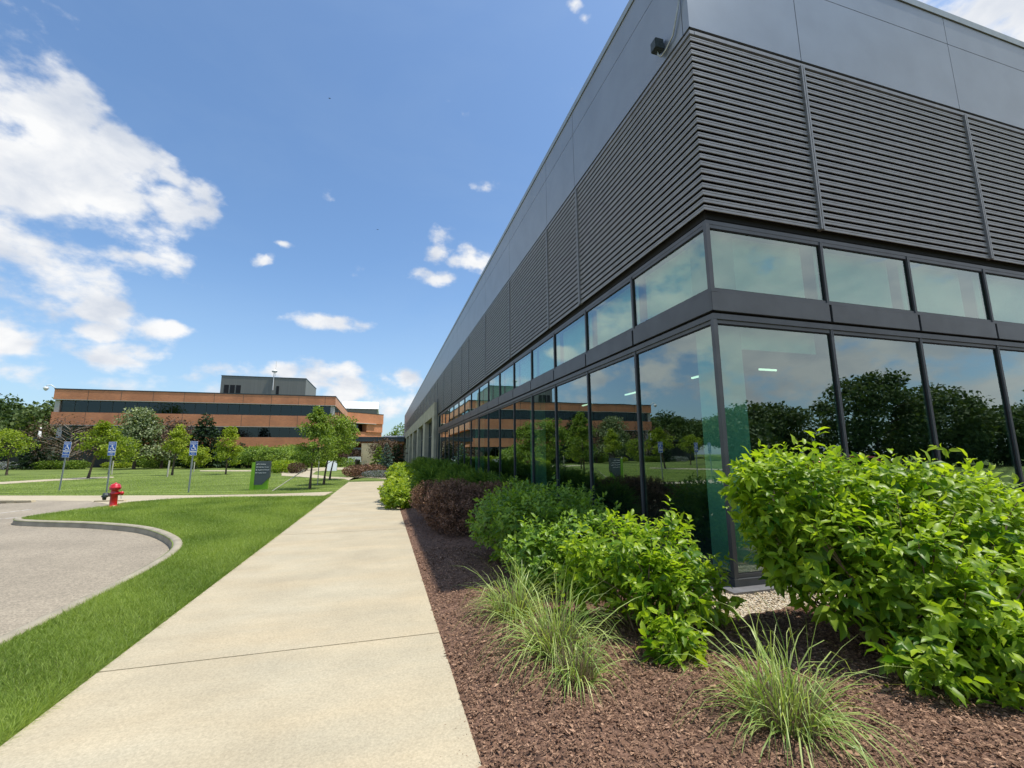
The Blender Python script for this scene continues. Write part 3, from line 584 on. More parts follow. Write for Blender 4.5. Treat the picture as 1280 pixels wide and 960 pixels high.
# louver bays
ZL0, ZL1 = 4.85, 7.60
LJ = [0, 3.94, 5.86, 9.58, 13.44, 17.28, 19.4, 23.1, 27.0, 30.9, 33.0]
k = LJ[-1]
while k < 88: k += 3.75; LJ.append(k)
LJ[-1] = 89.4
RJ = [0, 2.06, 5.83, 9.6, 13.4, 17.2, 19.9]
def slat_panel(W_, s0, s1, z0, z1, miter):
    bm = bmesh.new(); n = max(1, round((z1-z0)/.1085)); dz = (z1-z0)/n; m0 = miter
    for i in range(n):
        zb = z0+i*dz; pr = [(-.004, zb+.000), (.0, zb+.004), (.0, zb+.034), (-.005, zb+.037), (-.005, zb+.042), (.0, zb+.045), (.0, zb+.066), (-.006, zb+.071), (-.055, zb+.103), (-.062, zb+.097), (-.020, zb+.060), (-.018, zb+.006), (-.012, zb)]
        a = [bm.verts.new(W_((s0-(o if m0 else 0)), o, z)) for o, z in pr]; b = [bm.verts.new(W_(s1, o, z)) for o, z in pr]; k_ = len(pr)
        for j in range(k_): bm.faces.new([a[j], b[j], b[(j+1) % k_], a[(j+1) % k_]])
        bm.faces.new(a); bm.faces.new(list(reversed(b)))
    q_ = MB(); q_.bm.free(); q_.bm = bm; return q_.out('louver', M['slat'], ob)
for W_, L_ in ((WL, LJ), (WR, RJ)):
    for i, (a, b) in enumerate(zip(L_, L_[1:])):
        z0 = ZL0 if (W_ is WR or a < 30) else (5.9 if a > 29 else ZL0)
        slat_panel(W_, a+(.035 if i else 0), b-.035, z0, ZL1, i == 0)
        q = MB(); wbox(q, W_, b-.034, b-.006, .028, -.05, z0, ZL1+.001); wbox(q, W_, b+.006, b+.034, .028, -.05, z0, ZL1+.001); wbox(q, W_, b-.0059, b+.0059, .0, -.05, z0, ZL1+.001); q.out('mullion', M['slat'], ob)
q = MB(); wbox(q, WL, -.001, 89.4, .004, -.08, ZL1+.003, ZL1+.06); wbox(q, WR, .081, 19.95, .004, -.08, ZL1+.003, ZL1+.06)
q.out('louver_trim', M['slat'], ob)
# fascia panels
ZF0, ZF1, ZF2, ZF3 = 7.715, 9.075, 9.65, 9.79
FL = [0, .14, 4.04, 5.85, 9.58, 13.44, 17.28, 21.1, 24.9, 28.7, 32.5]
k = FL[-1]
while k < 86: k += 3.8; FL.append(k)
FL[-1] = 89.4
FR = [0, 2.08, 5.75, 9.5, 13.25, 17, 19.9]
for W_, L_ in ((WL, FL), (WR, FR)):
    for i, (a, b) in enumerate(zip(L_, L_[1:])):
        for z0, z1 in ((ZF0, ZF1-.006), (ZF1+.006, ZF2-.006)):
            q = MB(); a0 = a+.006 if i else (.0 if W_ is WR else .0005); wbox(q, W_, a0, b-.006, .0, -.03, z0, z1); q.out('fascia_panel', M['fascia'], ob)
q = MB(); q.poly([(BX-.02, BY+89.5), (BX-.02, BY-.02), (BXE, BY-.02), (BXE, BY+.25), (BX+.25, BY+.25), (BX+.25, BY+89.5)], ZF2+.006, ZF3); q.out('coping', M['coping'], ob)
# solid core behind cladding, roof and inner rooms
q = MB(); q.box((BX+.09, BY+.09, ZL0-.07), (BXE, BY+89.4, ZF2-.01)); q.out('wall', M['black'], ob)
q = MB(); q.box((BX+.18, BY+.18, .03), (BXE, BY+30.9, .13)); q.out('floor', M['carpet'], ob)
q = MB(); q.box((BX+.18, BY+.18, ZT0+.01), (BXE, BY+30.9, ZL0-.08)); q.out('ceiling', M['ceil'], ob)
q = MB(); q.box((BX+9, BY+6, .131), (BX+9.2, BY+30.9, ZT0)); q.box((BX+.15, BY+30.95, .0), (BXE, BY+31.1, ZL0-.08)); q.box((BX+9.201, BY+6, .131), (BXE, BY+6.2, ZT0)); q.box((BXE-.1, BY+.2, .131), (BXE, BY+5.99, ZT0)); q.out('interior_wall', M['inner'], ob)
q = MB(); q.box((BX+.22, BY+.22, .131), (BX+.62, BY+.62, ZT0)); q.out('interior_column', M['drywall'], ob)
for s in (9.4, 18.7):
    q = MB(); q.box((BX+.7, BY+s-.2, .131), (BX+1.1, BY+s+.2, ZT0)); q.out('interior_column', M['drywall'], ob)
q = MB(); q.box((BX+9.6, BY+.7, .131), (BX+10, BY+1.1, ZT0)); q.out('interior_column', M['drywall'], ob)
for i in range(6):
    q = MB(); wbox(q, WR, RM[i]+(.62 if i == 0 else .1), RM[i+1]-.16-(.1 if i == 2 else 0), -.24, -.252, 3.46 if i != 3 else 3.46, ZT0-.02); q.out('roller_shade', M['shade'], ob)
for i in range(9):
    q = MB(); wbox(q, WL, LM[i]+(.62 if i == 0 else .12), LM[i+1]-.12, -.24, -.252, 3.50, ZT0-.02); q.out('roller_shade', M['shade'], ob)
q = MB(); wbox(q, WR, .64, 2.0, -.27, -.282, 3.02, 3.44); q.out('roller_shade', M['shade'], ob)
for (x, y, lx, ly) in ((10.4, 9.8, .6, .05), (13.4, 10.6, .6, .05), (9.2, 11, .07, 1.0), (9.2, 15, .07, 1.0), (9.2, 19, .07, 1.0), (8.4, 5.3, .5, .09)):
    q = MB(); q.box((x-lx/2, y-ly/2, ZT0-.75), (x+lx/2, y+ly/2, ZT0-.70)); l = q.out('ceiling_light', M['lamp'], ob)
# limestone portal with piers on the far half of the left wall
PS0, PS1 = 30.9, 89.4
edges = [30.9, 32.6, 38.9, 41.0, 44.9, 46.9, 53.4, 56.8, 60.0, 62.4, 69.4, 74.5, 79.5, 83.0, 86.5, 89.4]
edges = [30.95, 32.6, 39.2, 41.2, 47.8, 49.8, 56.4, 58.4, 65.0, 67.0, 73.6, 75.6, 82.2, 84.2, 88.4, 89.4]
q = MB(); wbox(q, WL, PS0, PS1, .22, -.3, 4.74, 5.84, .01); q.out('stone_beam', M['stone'], ob)
for a, b in zip(edges[::2], edges[1::2]):
    q = MB(); wbox(q, WL, a, b, .219, -.3, -.05, 4.735, .012); q.out('stone_pier', M['stone'], ob)
for a, b in zip(edges[1::2], edges[2::2]):
    fr = MB()
    for s in np.linspace(a+.03, b-.03, 5): wbox(fr, WL, s-.03, s+.03, -.18, -.3, .1, 4.72)
    for z in (.1, 3.3, 4.66): wbox(fr, WL, a, b, -.185, -.29, z, z+.07)
    fo = fr.out('window', M['metal'], ob); p = MB(); wbox(p, WL, a+.01, b-.01, -.24, -.25, .12, 4.7); p.out('pane', M['glassdark'], fo)
q = MB(); q.box((BX+.32, BY+31.2, -.05), (BXE, BY+89.3, 4.7)); q.out('wall', M['black'], ob)
q = MB(); q.tube([(BX-.05, BY+30.2, 6.0), (BX-.05, BY+30.2, .1)], .035); q.out('downpipe', M['metal'], ob)

# small security light on a conduit at the fascia corner
sl_ = thing('security_light', 'small grey box light on a bent conduit at the upper fascia corner', 'light', (BX, BY+.62, 7.85))
q = MB(); q.box((-.17, -.07, .04), (-.02, .07, .22), bevel=.008); q.box((-.175, -.06, .05), (-.171, .06, .2)); q.out('housing', M['darkcap'], sl_)
q = MB(); q.tube([(-.09, 0, .04), (-.09, 0, -.02), (-.05, -.02, -.06), (-.03, -.12, -.03), (-.03, -.30, .04), (-.035, -.45, .35), (-.035, -.56, .6), (-.035, -.58, 2.0)], .014); q.out('conduit', M['gal'], sl_, True)
q = MB(); q.box((-.055, -.62, .75), (-.001, -.54, .79)); q.box((-.055, -.62, 1.25), (-.001, -.54, 1.29)); q.out('clamp', M['white'], sl_)
# blue litter bin against the first stone pier
q = MB(); q.lathe([(.24, 0), (.28, .85), (.30, .86), (.30, .92), (.12, 1.0)], (0, 0, 0), 18); o = q.out('recycling_bin', M['plastic_blue'], None, True); o.location = (3.45, 37.6, 0.0); tag(o, 'blue recycling bin standing against the first stone pier', 'bin')

# ------------------------------------------------------------------ far brick building
YB = 95.0
def onY(px, py, Y):
    d = ray(px, py); t = Y/d.y; return (t*d.x, CAMH+t*d.z)
bb = thing('brick_building', 'long orange brick office building with dark window bands across the lawn', 'building')
xl = onY(68, 490, YB)[0]; xl2 = onY(62, 531, YB)[0]; xr = -9.6
zt = onY(245, 490.5, YB)[1]
def zz(py_l, py_r): return (onY(70, py_l, YB)[1]+onY(400, py_r, YB)[1])/2
Z0 = zz(485.5, 494.3); Z1 = zz(499.5, 505.8); Z2 = zz(515.0, 520.0); Z3 = zz(531.0, 533.8); Z4 = zz(545.5, 547.0); Z5 = zz(558, 560)
print('brick', xl, xl2, Z0, Z1, Z2, Z3, Z4, Z5)
def bbox(nm, m, a, b, par=bb, bevel=0):
    q_ = MB(); q_.box(a, b, bevel=bevel); return q_.out(nm, m, par)
YBK = YB+32
bbox('wall', M['brick'], (xl, YB, Z1), (xr, YBK, Z0-.18)); bbox('coping', M['darkcap'], (xl-.05, YB-.05, Z0-.179), (xr+.05, YBK+.05, Z0))
bbox('wall', M['brick'], (xl2, YB, Z3), (xl-.01, YB+12, Z2)); bbox('wall', M['brick'], (xl, YB, Z3), (xr, YBK-.01, Z2-.01))
bbox('wall', M['brick'], (xl2+6, YB+.02, Z5), (xr-.02, YBK-.03, Z4))
bbox('wall', M['inner'], (xl+3, YB+1.5, 0), (xr-1, YBK-1, Z1+.01))
bbox('soffit', M['soffit'], (xl, YB, Z1-.09), (xr, YB+1.4, Z1-.001)); bbox('soffit', M['soffit'], (xl2, YB, Z3-.09), (xr, YB+1.4, Z3-.001))
def band(z0, z1, x0, x1, n, yo):
    for k_ in range(n):
        a = x0+(x1-x0)*k_/n; b = x0+(x1-x0)*(k_+1)/n
        f = MB(); f.box((a, YB+yo-.03, z0), (a+.09, YB+yo+.08, z1)); f.box((a+.09, YB+yo-.02, z1-.08), (b, YB+yo+.08, z1)); f.box((a+.09, YB+yo-.02, z0), (b, YB+yo+.08, z0+.08)); fo = f.out('window', M['darkcap'], bb)
        p = MB(); p.box((a+.091, YB+yo+.02, z0+.081), (b-.001, YB+yo+.05, z1-.081)); p.out('pane', M['darkwin'], fo)
band(Z2, Z1-.09, xl+1.0, xr-.9, 24, .55); band(Z4, Z3-.09, xl+1.0, xr-.9, 24, .55); band(.5, Z5-.02, xl+8, xr-1, 14, .8)
for (x, z0, z1) in ((xl+.4, Z2, Z1-.1), (xl2+1.2, Z4-2, Z3-.1), (xr-.55, Z2, Z1-.1)): bbox('column', M['soffit'], (x-.35, YB+.45, z0), (x+.35, YB+1.15, z1))
for i in range(1, 10):
    x = xl+(xr-xl)*i/9.4
    q = MB(); q.box((x-.025, YB-.012, Z1+.01), (x+.025, YB+.005, Z0-.18)); q.box((x-.025, YB-.012, Z3+.01), (x+.025, YB+.005, Z2-.011)); q.out('control_joint', M['darkcap'], bb)
# east return and the angled wing
for k_ in range(6):
    a = YB+1.5+k_*5; f = MB(); f.box((xr-.3, a, Z2), (xr-.12, a+.1, Z1-.1)); f.box((xr-.3, a+.1, Z2), (xr-.13, a+5, Z2+.1)); f.box((xr-.3, a+.1, Z1-.2), (xr-.13, a+5, Z1-.1)); fo = f.out('window', M['darkcap'], bb)
    p = MB(); p.box((xr-.25, a+.101, Z2+.101), (xr-.2, a+4.99, Z1-.201)); p.out('pane', M['darkwin'], fo)
wgo = bpy.data.objects.new('wing', None); link(wgo, bb); wgo.location = (xr, YBK, 0); wgo.rotation_euler = (0, 0, math.atan2(.78, .94))
bbox('wall', M['brick'], (0, .02, Z2+1.2), (12.2, 18, Z0-.15), wgo); bbox('wall', M['brick'], (0, .6, 3.0), (12.2, 18, Z3+1.0), wgo); bbox('wall', M['brick'], (6.6, .3, Z3+1.01), (12.2, 18, Z2+1.19), wgo); bbox('pane', M['darkwin'], (0, 2.2, Z3+1.02), (6.59, 2.3, Z2+1.18), wgo)
bbox('coping', M['darkcap'], (-.02, -.03, Z0-.149), (12.25, 18.1, Z0), wgo); bbox('soffit', M['soffit'], (-.01, -.25, Z2+1.05), (9.5, 2.15, Z2+1.199), wgo)
# penthouse on the roof
def onYx(px, Y): return onY(px, 490, Y)[0]
YP = YB+14
px0, px1 = onY(276, 480, YP)[0], onY(382, 485, YP)[0]; zp = (onY(276, 468.8, YP)[1]+onY(382, 473, YP)[1])/2
ph = bpy.data.objects.new('penthouse', None); link(ph, bb)
bbox('siding', M['penthouse'], (px0, YP, Z0-.3), (px1, YP+16, zp-.15), ph); bbox('coping', M['darkcap'], (px0-.06, YP-.06, zp-.149), (px1+.06, YP+16.06, zp), ph)
for a in (279.5, 287, 294.5): bbox('louver', M['black'], (onYx(a, YP), YP-.04, onY(285, 490, YP)[1]-1), (onYx(a+6, YP), YP-.001, onY(285, 481, YP)[1]), ph)
bbox('door', M['black'], (onYx(345, YP), YP-.05, Z0), (onYx(348.5, YP), YP-.001, onY(345, 482.5, YP)[1]), ph)
q = MB(); q.tube([(onYx(341, YP), YP-.2, zp-3), (onYx(341, YP), YP-.2, zp+1.6)], .09); q.tube([(onYx(341, YP)+.3, YP-.2, zp), (onYx(341, YP)+.3, YP-.2, zp+3.6)], .04); q.lathe([(.02, 0), (.5, .1), (.62, .35), (.3, .6), (.02, .7)], (onYx(341.5, YP), YP-.2, zp+1.0), 14); q.out('antenna', M['white'], ph)
q = MB(); q.tube([(xl+.1, YB, Z0), (xl-.6, YB, Z0+.55), (xl-1.2, YB, Z0+.45), (xl-1.25, YB, Z0+.1)], .07); q.lathe([(.1, .32), (.34, .25), (.36, 0), (.2, -.3), (.02, -.4)], (xl-1.25, YB, Z0-.1), 14); q.out('dome_camera', M['white'], bb, True)
# white roofed block behind
wr = thing('rooftop_plant_room', 'white roofed plant room rising behind the angled brick wing', 'building', (0, 0, 0)); YW = 155
a, b = onY(426, 500, YW)[0], onY(473, 508, YW)[0]; z1 = onY(450, 502.6, YW)[1]; z2 = onY(450, 510.8, YW)[1]
q = MB(); q.prism([(0, 0, z2), (0, 9, z1+1.2), (0, 20, z1+1.2), (0, 20, z2)], (a, YW, 0), (1, 0, 0), b-a); q.out('roof', M['white'], wr); bbox('wall', M['penthouse'], (a, YW+.4, 0), (b-.3, YW+19, z2-.01), wr)
# low dark annex at the left end
an = thing('dark_annex', 'low dark flat roofed annex at the left end of the brick building', 'building')
a = onY(-60, 560, 92)[0]; b = onY(152, 560, 92)[0]; z = onY(70, 547.0, 92)[1]
bbox('wall', M['inner'], (a, 93, 0), (b, 94.8, z-.4), an); bbox('roof', M['darkcap'], (a-.5, 91.5, z-.39), (b+.5, 94.9, z), an)
bbox('wall', M['concbase'], (onY(33, 560, 92)[0], 92.7, 0), (onY(66, 560, 92)[0], 92.98, z-1.5), an)
# entrance canopy hall
ec = thing('entrance_hall', 'low entrance hall with a wide dark steel canopy edge and stone wall', 'building'); YC = 84
a = onY(418, 550, YC)[0]; b = 3.7; zt_ = onY(460, 546.0, YC)[1]; zb_ = onY(460, 551.8, YC)[1]
bbox('canopy', M['slate'], (a, YC, zb_), (b, YC+9, zt_), ec); bbox('roof_edge', M['metal'], (a-.1, YC-.15, zt_-.14), (b+.05, YC+9, zt_+.001), ec)
bbox('soffit', M['brick'], (a+.3, YC+.6, zb_-.45), (b, YC+9, zb_-.002), ec)
bbox('wall', M['brick'], (a+.5, YC+6, 0), (b, YC+8.9, zb_-.46), ec); bbox('stone_wall', M['sandstone'], (onY(452, 565, YC)[0], YC-1.4, .0), (onY(472, 565, YC)[0], YC-.6, zb_-.35), ec)
bbox('window_band', M['glassdark'], (a+.8, YC+5.9, 2.0), (onY(452, 565, YC)[0], YC+5.98, 3.2), ec)
q = MB(); q.box((onY(480, 545, YC)[0], YC+3, zt_+.002), (b, YC+9, onY(480, 543.6, YC)[1])); q.out('roof', M['white'], ec)

# ------------------------------------------------------------------ plants
def ell_pts(n, lobes, shell=.6):
    """random points in a union of ellipsoid lobes (cx,cy,cz,rx,ry,rz), denser near the surface; returns pts, outward dirs"""
    w = np.array([l[3]*l[4]*l[5] for l in lobes])**(2/3); idx = rng.choice(len(lobes), n, p=w/w.sum()); L_ = np.array(lobes)[idx]
    d = rand_dir(n); r = rng.random(n)**(1/3)*(1-shell)+shell; r = np.where(rng.random(n) < .25, rng.random(n)**.5, r)
    P = L_[:, :3]+d*r[:, None]*L_[:, 3:6]; nd = unit(d/L_[:, 3:6]); return P, nd
def shrub(name, label, cat, loc, lobes, nshoot, per, leaf, m, group=None, up_=.5, shootlen=.16, stems=26, tbias=0, width=1.0, droop=.25, whorl=True, zmin=.03, simple=False, jitter=1.0, rough=.6):
    r = thing(name, label, cat, (*loc, 0), 0, group)
    P, nd = ell_pts(nshoot, lobes, .68)
    wv = np.sin(P[:, 0]*9+P[:, 2]*7)*np.sin(P[:, 1]*8+P[:, 2]*5+1)+.6*np.sin(P[:, 0]*19+2)*np.sin(P[:, 1]*17+P[:, 2]*15); lone = np.where(rng.random(len(P)) < .07, rng.uniform(.5, 1.3, len(P)), 0)
    P = P+nd*((.055*wv*rough)+shootlen*lone*rough)[:, None]+np.array([0, 0, .35])*(shootlen*lone*rough)[:, None]
    k = (P[:, 2] > zmin) & ((wv > -.9) | (rng.random(len(P)) < .35)); P, nd = P[k], nd[k]; n = len(P)
    ax = unit(nd*(1-up_)+np.array([0, 0, up_])+rng.normal(size=(n, 3))*.22*jitter)
    t = np.tile(np.linspace(.15, 1, per), n); ang = np.tile(np.arange(per)*2.4, n)+np.repeat(rng.uniform(0, 6.3, n), per)
    A = np.repeat(ax, per, 0); B = np.repeat(P, per, 0)-A*shootlen*(1-t)[:, None]
    u = unit(np.cross(A, np.array([.3, .2, 1.0]))); v = np.cross(A, u); rad = u*np.cos(ang)[:, None]+v*np.sin(ang)[:, None]
    up_t = (t-.15)/.85
    D = rad*(1.0-.45*up_t)[:, None]+A*(.25+.75*up_t)[:, None]-np.array([0, 0, droop])+rng.normal(size=A.shape)*.15*jitter
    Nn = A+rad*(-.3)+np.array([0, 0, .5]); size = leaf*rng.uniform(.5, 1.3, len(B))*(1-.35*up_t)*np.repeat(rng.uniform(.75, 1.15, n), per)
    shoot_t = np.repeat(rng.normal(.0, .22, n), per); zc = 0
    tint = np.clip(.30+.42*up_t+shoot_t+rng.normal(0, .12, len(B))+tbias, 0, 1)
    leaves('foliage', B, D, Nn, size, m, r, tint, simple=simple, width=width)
    q_ = MB(); ii = rng.choice(n, min(stems, n), replace=False); L0 = np.array(lobes); c0 = L0[:, :2].mean(0)
    for i in ii:
        e = P[i]-ax[i]*.02; s0 = np.array([c0[0]+(e[0]-c0[0])*.25+rng.normal(0, .04), c0[1]+(e[1]-c0[1])*.25+rng.normal(0, .04), 0]); mid = (s0+e)/2+np.array([*(rng.normal(0, .05, 2)), .08])
        q_.tube([s0, (s0+mid)/2+rng.normal(0, .01, 3), mid, e], [.011, .009, .006, .003], 5)
    q_.out('stem', M['stem'], r); return r
# big bright bush right of the glass corner
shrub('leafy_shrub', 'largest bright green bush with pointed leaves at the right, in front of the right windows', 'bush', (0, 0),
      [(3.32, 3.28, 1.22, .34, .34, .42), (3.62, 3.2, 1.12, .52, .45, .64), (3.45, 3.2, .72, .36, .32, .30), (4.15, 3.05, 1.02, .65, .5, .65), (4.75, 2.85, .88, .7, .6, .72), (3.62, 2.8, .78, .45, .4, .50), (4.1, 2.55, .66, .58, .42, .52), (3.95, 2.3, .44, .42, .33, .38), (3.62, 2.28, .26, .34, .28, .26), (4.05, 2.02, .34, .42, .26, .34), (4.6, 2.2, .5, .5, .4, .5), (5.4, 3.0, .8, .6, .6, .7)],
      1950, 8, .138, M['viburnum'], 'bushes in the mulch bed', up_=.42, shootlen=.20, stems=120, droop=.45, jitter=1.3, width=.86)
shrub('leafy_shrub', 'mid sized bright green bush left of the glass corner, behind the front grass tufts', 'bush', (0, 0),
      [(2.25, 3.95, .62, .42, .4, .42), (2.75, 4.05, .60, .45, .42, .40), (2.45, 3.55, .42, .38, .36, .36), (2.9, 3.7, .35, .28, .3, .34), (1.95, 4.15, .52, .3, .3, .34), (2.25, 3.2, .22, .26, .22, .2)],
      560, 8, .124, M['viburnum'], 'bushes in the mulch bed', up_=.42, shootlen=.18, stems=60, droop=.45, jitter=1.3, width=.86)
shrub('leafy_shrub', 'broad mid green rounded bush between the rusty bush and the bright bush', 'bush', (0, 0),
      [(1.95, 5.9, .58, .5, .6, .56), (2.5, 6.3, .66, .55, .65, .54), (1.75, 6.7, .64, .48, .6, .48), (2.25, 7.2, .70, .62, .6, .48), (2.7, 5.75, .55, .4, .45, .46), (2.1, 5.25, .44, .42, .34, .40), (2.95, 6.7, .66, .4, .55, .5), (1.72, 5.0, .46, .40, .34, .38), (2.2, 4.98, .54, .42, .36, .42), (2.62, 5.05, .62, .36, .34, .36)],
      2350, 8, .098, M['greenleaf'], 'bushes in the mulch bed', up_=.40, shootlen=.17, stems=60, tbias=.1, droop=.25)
def fine_bush(name, label, cat, lobes, n, leaf, m, group=None, width=.7, spray=.12, up_=.3):
    r = thing(name, label, cat, (0, 0, 0), 0, group)
    ns = n//14; P, nd = ell_pts(ns, lobes, .7); k = P[:, 2] > .04; P, nd = P[k], nd[k]; ns = len(P); ax = unit(nd*(1-up_)+np.array([0, 0, up_])+rng.normal(size=(ns, 3))*.35)
    t = np.tile(np.linspace(0, 1, 14), ns); A = np.repeat(ax, 14, 0); B = np.repeat(P, 14, 0)-A*(spray*(1-t))[:, None]+rng.normal(size=(ns*14, 3))*.012
    D = unit(A*.7+rng.normal(size=A.shape)*.6); leaves('foliage', B, D, rand_dir(len(B)), leaf*rng.uniform(.6, 1.3, len(B)), m, r, np.clip(.2+.5*t+np.repeat(rng.normal(0, .2, ns), 14)+rng.normal(0, .1, len(B)), 0, 1), simple=True, width=width)
    q_ = MB(); L0 = np.array(lobes); c0 = L0[:, :3].mean(0)
    for i in rng.choice(ns, min(60, ns), replace=False):
        e = P[i]; s0 = np.array([c0[0]+(e[0]-c0[0])*.4, c0[1]+(e[1]-c0[1])*.4, 0]); q_.tube([s0, (s0+e)/2+np.array([0, 0, .08]), e], [.008, .005, .002], 4)
    q_.out('stem', M['stem'], r); return r
fine_bush('rusty_shrub', 'rusty brown fine twigged bush beside the sidewalk behind the mid green bush', 'bush', [(1.25, 9.6, .48, .42, .55, .46), (1.55, 10.3, .62, .6, .8, .45), (1.15, 11.2, .6, .5, .9, .42), (2.1, 9.7, .62, .5, .6, .44), (1.75, 11.3, .62, .7, .9, .42), (1.5, 9.0, .38, .4, .4, .36), (2.6, 10.3, .6, .5, .8, .42)], 46000, .042, M['rust'], 'bushes in the mulch bed', spray=.16)
# yellow-green edging shrubs that spill onto the walk
for i, (lob, lab) in enumerate((([(.55, 14.6, .35, .55, .7, .36), (.7, 15.8, .42, .6, .9, .42), (.45, 16.8, .4, .55, .8, .4)], 'yellow green low bush spilling over the sidewalk edge behind the rusty bush'),
                                ([(.85, 18.5, .5, .6, 1.0, .5), (.95, 20.2, .55, .6, 1.1, .55)], 'yellow green bush behind the one spilling over the sidewalk'),
                                ([(1.1, 23, .6, .8, 1.3, .62), (1.0, 25.5, .6, .8, 1.3, .62)], 'farthest yellow green bush along the sidewalk, before the blue grey mound'))):
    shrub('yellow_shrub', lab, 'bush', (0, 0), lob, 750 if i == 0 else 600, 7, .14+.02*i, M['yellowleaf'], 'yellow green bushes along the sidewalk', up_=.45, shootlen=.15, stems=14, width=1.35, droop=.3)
def juniper(label, lobes, n, sz):
    r = thing('juniper', label, 'bush', (0, 0, 0), 0, 'junipers against the glass wall'); P, nd = ell_pts(n, lobes, .55); k = P[:, 2] > .05; P, nd = P[k], nd[k]; n = len(P)
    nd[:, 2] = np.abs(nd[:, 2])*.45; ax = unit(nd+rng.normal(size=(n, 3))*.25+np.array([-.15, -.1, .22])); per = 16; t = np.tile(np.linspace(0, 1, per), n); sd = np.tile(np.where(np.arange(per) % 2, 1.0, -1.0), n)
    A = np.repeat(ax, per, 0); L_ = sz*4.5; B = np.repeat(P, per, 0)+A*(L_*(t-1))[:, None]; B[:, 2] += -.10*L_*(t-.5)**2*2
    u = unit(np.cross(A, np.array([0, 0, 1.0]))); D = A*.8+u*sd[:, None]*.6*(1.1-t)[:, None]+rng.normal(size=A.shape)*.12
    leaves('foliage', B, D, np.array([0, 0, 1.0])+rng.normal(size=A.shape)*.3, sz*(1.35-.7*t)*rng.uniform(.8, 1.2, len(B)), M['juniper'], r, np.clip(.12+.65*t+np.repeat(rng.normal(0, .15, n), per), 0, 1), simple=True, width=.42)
    q_ = MB()
    for i in rng.choice(n, 20, replace=False): q_.tube([(P[i][0]*.6+lobes[0][0]*.4, P[i][1]*.6+lobes[0][1]*.4, 0), (P[i]+ax[i]*-.3), P[i]], [.014, .009, .004], 5)
    q_.out('stem', M['stem'], r)
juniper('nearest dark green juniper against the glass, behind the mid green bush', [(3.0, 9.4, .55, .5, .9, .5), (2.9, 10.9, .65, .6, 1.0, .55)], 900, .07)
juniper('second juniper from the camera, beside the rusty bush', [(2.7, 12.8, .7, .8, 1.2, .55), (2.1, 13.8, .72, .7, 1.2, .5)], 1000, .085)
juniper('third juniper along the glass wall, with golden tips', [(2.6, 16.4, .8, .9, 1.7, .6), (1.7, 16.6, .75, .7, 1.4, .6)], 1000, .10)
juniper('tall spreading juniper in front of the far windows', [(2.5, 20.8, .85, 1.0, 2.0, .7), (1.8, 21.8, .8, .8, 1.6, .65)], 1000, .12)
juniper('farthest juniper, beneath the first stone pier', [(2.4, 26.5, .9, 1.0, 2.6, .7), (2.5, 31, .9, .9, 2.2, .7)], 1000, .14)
# ornamental grass clumps
def grass_clump(label, x, y, n, h, spread=.16, dirb=(0, 0)):
    r = thing('ornamental_grass', label, 'grass tuft', (x, y, bed_z(x, y)), 0, 'arching grass tufts at the front of the bed')
    a = rng.uniform(0, 6.3, n); rr = spread*np.sqrt(rng.random(n)); P = np.column_stack([rr*np.cos(a), rr*np.sin(a), np.full(n, -.01)])
    lean = rng.beta(1.3, 2.2, n)*1.3; D = np.column_stack([np.cos(a)*lean+dirb[0]+rng.normal(0, .24, n), np.sin(a)*lean+dirb[1]+rng.normal(0, .24, n), np.ones(n)])
    L_ = h*rng.uniform(.4, 1.4, n); strips('blade_tuft', P, D, L_, rng.uniform(.004, .0095, n), rng.uniform(.3, 1.9, n), M['ograss'], r, seg=7, tint=np.clip(rng.beta(2, 2, n), 0, 1))
    n2 = int(n*1.1); a = rng.uniform(0, 6.3, n2); rr = spread*np.sqrt(rng.random(n2)); P = np.column_stack([rr*np.cos(a), rr*np.sin(a), np.full(n2, -.01)])
    D = np.column_stack([np.cos(a)*.25+rng.normal(0, .15, n2), np.sin(a)*.25+rng.normal(0, .15, n2), np.ones(n2)]); strips('dry_base', P, D, rng.uniform(.10, .30, n2), rng.uniform(.003, .007, n2), rng.uniform(.0, .25, n2), M['thatch'], r, seg=5)
grass_clump('arching green grass tuft farthest back, below the mid green bush', 1.28, 4.42, 300, .78, .15, (-.15, 0))
grass_clump('tallest grass tuft in the middle of the mulch bed with a tan dry base', 1.36, 3.50, 330, .86, .15)
grass_clump('small grass tuft directly in front of the tallest one', 1.36, 3.08, 150, .50, .11, (.05, -.1))
grass_clump('grass tuft nearest the camera at the bottom right, below the largest bush', 2.32, 2.30, 340, .82, .17)
# fallen yellow leaves on the big bush
n = 14; P, nd = ell_pts(n, [(4.3, 2.7, .95, .45, .2, .3)], .9)
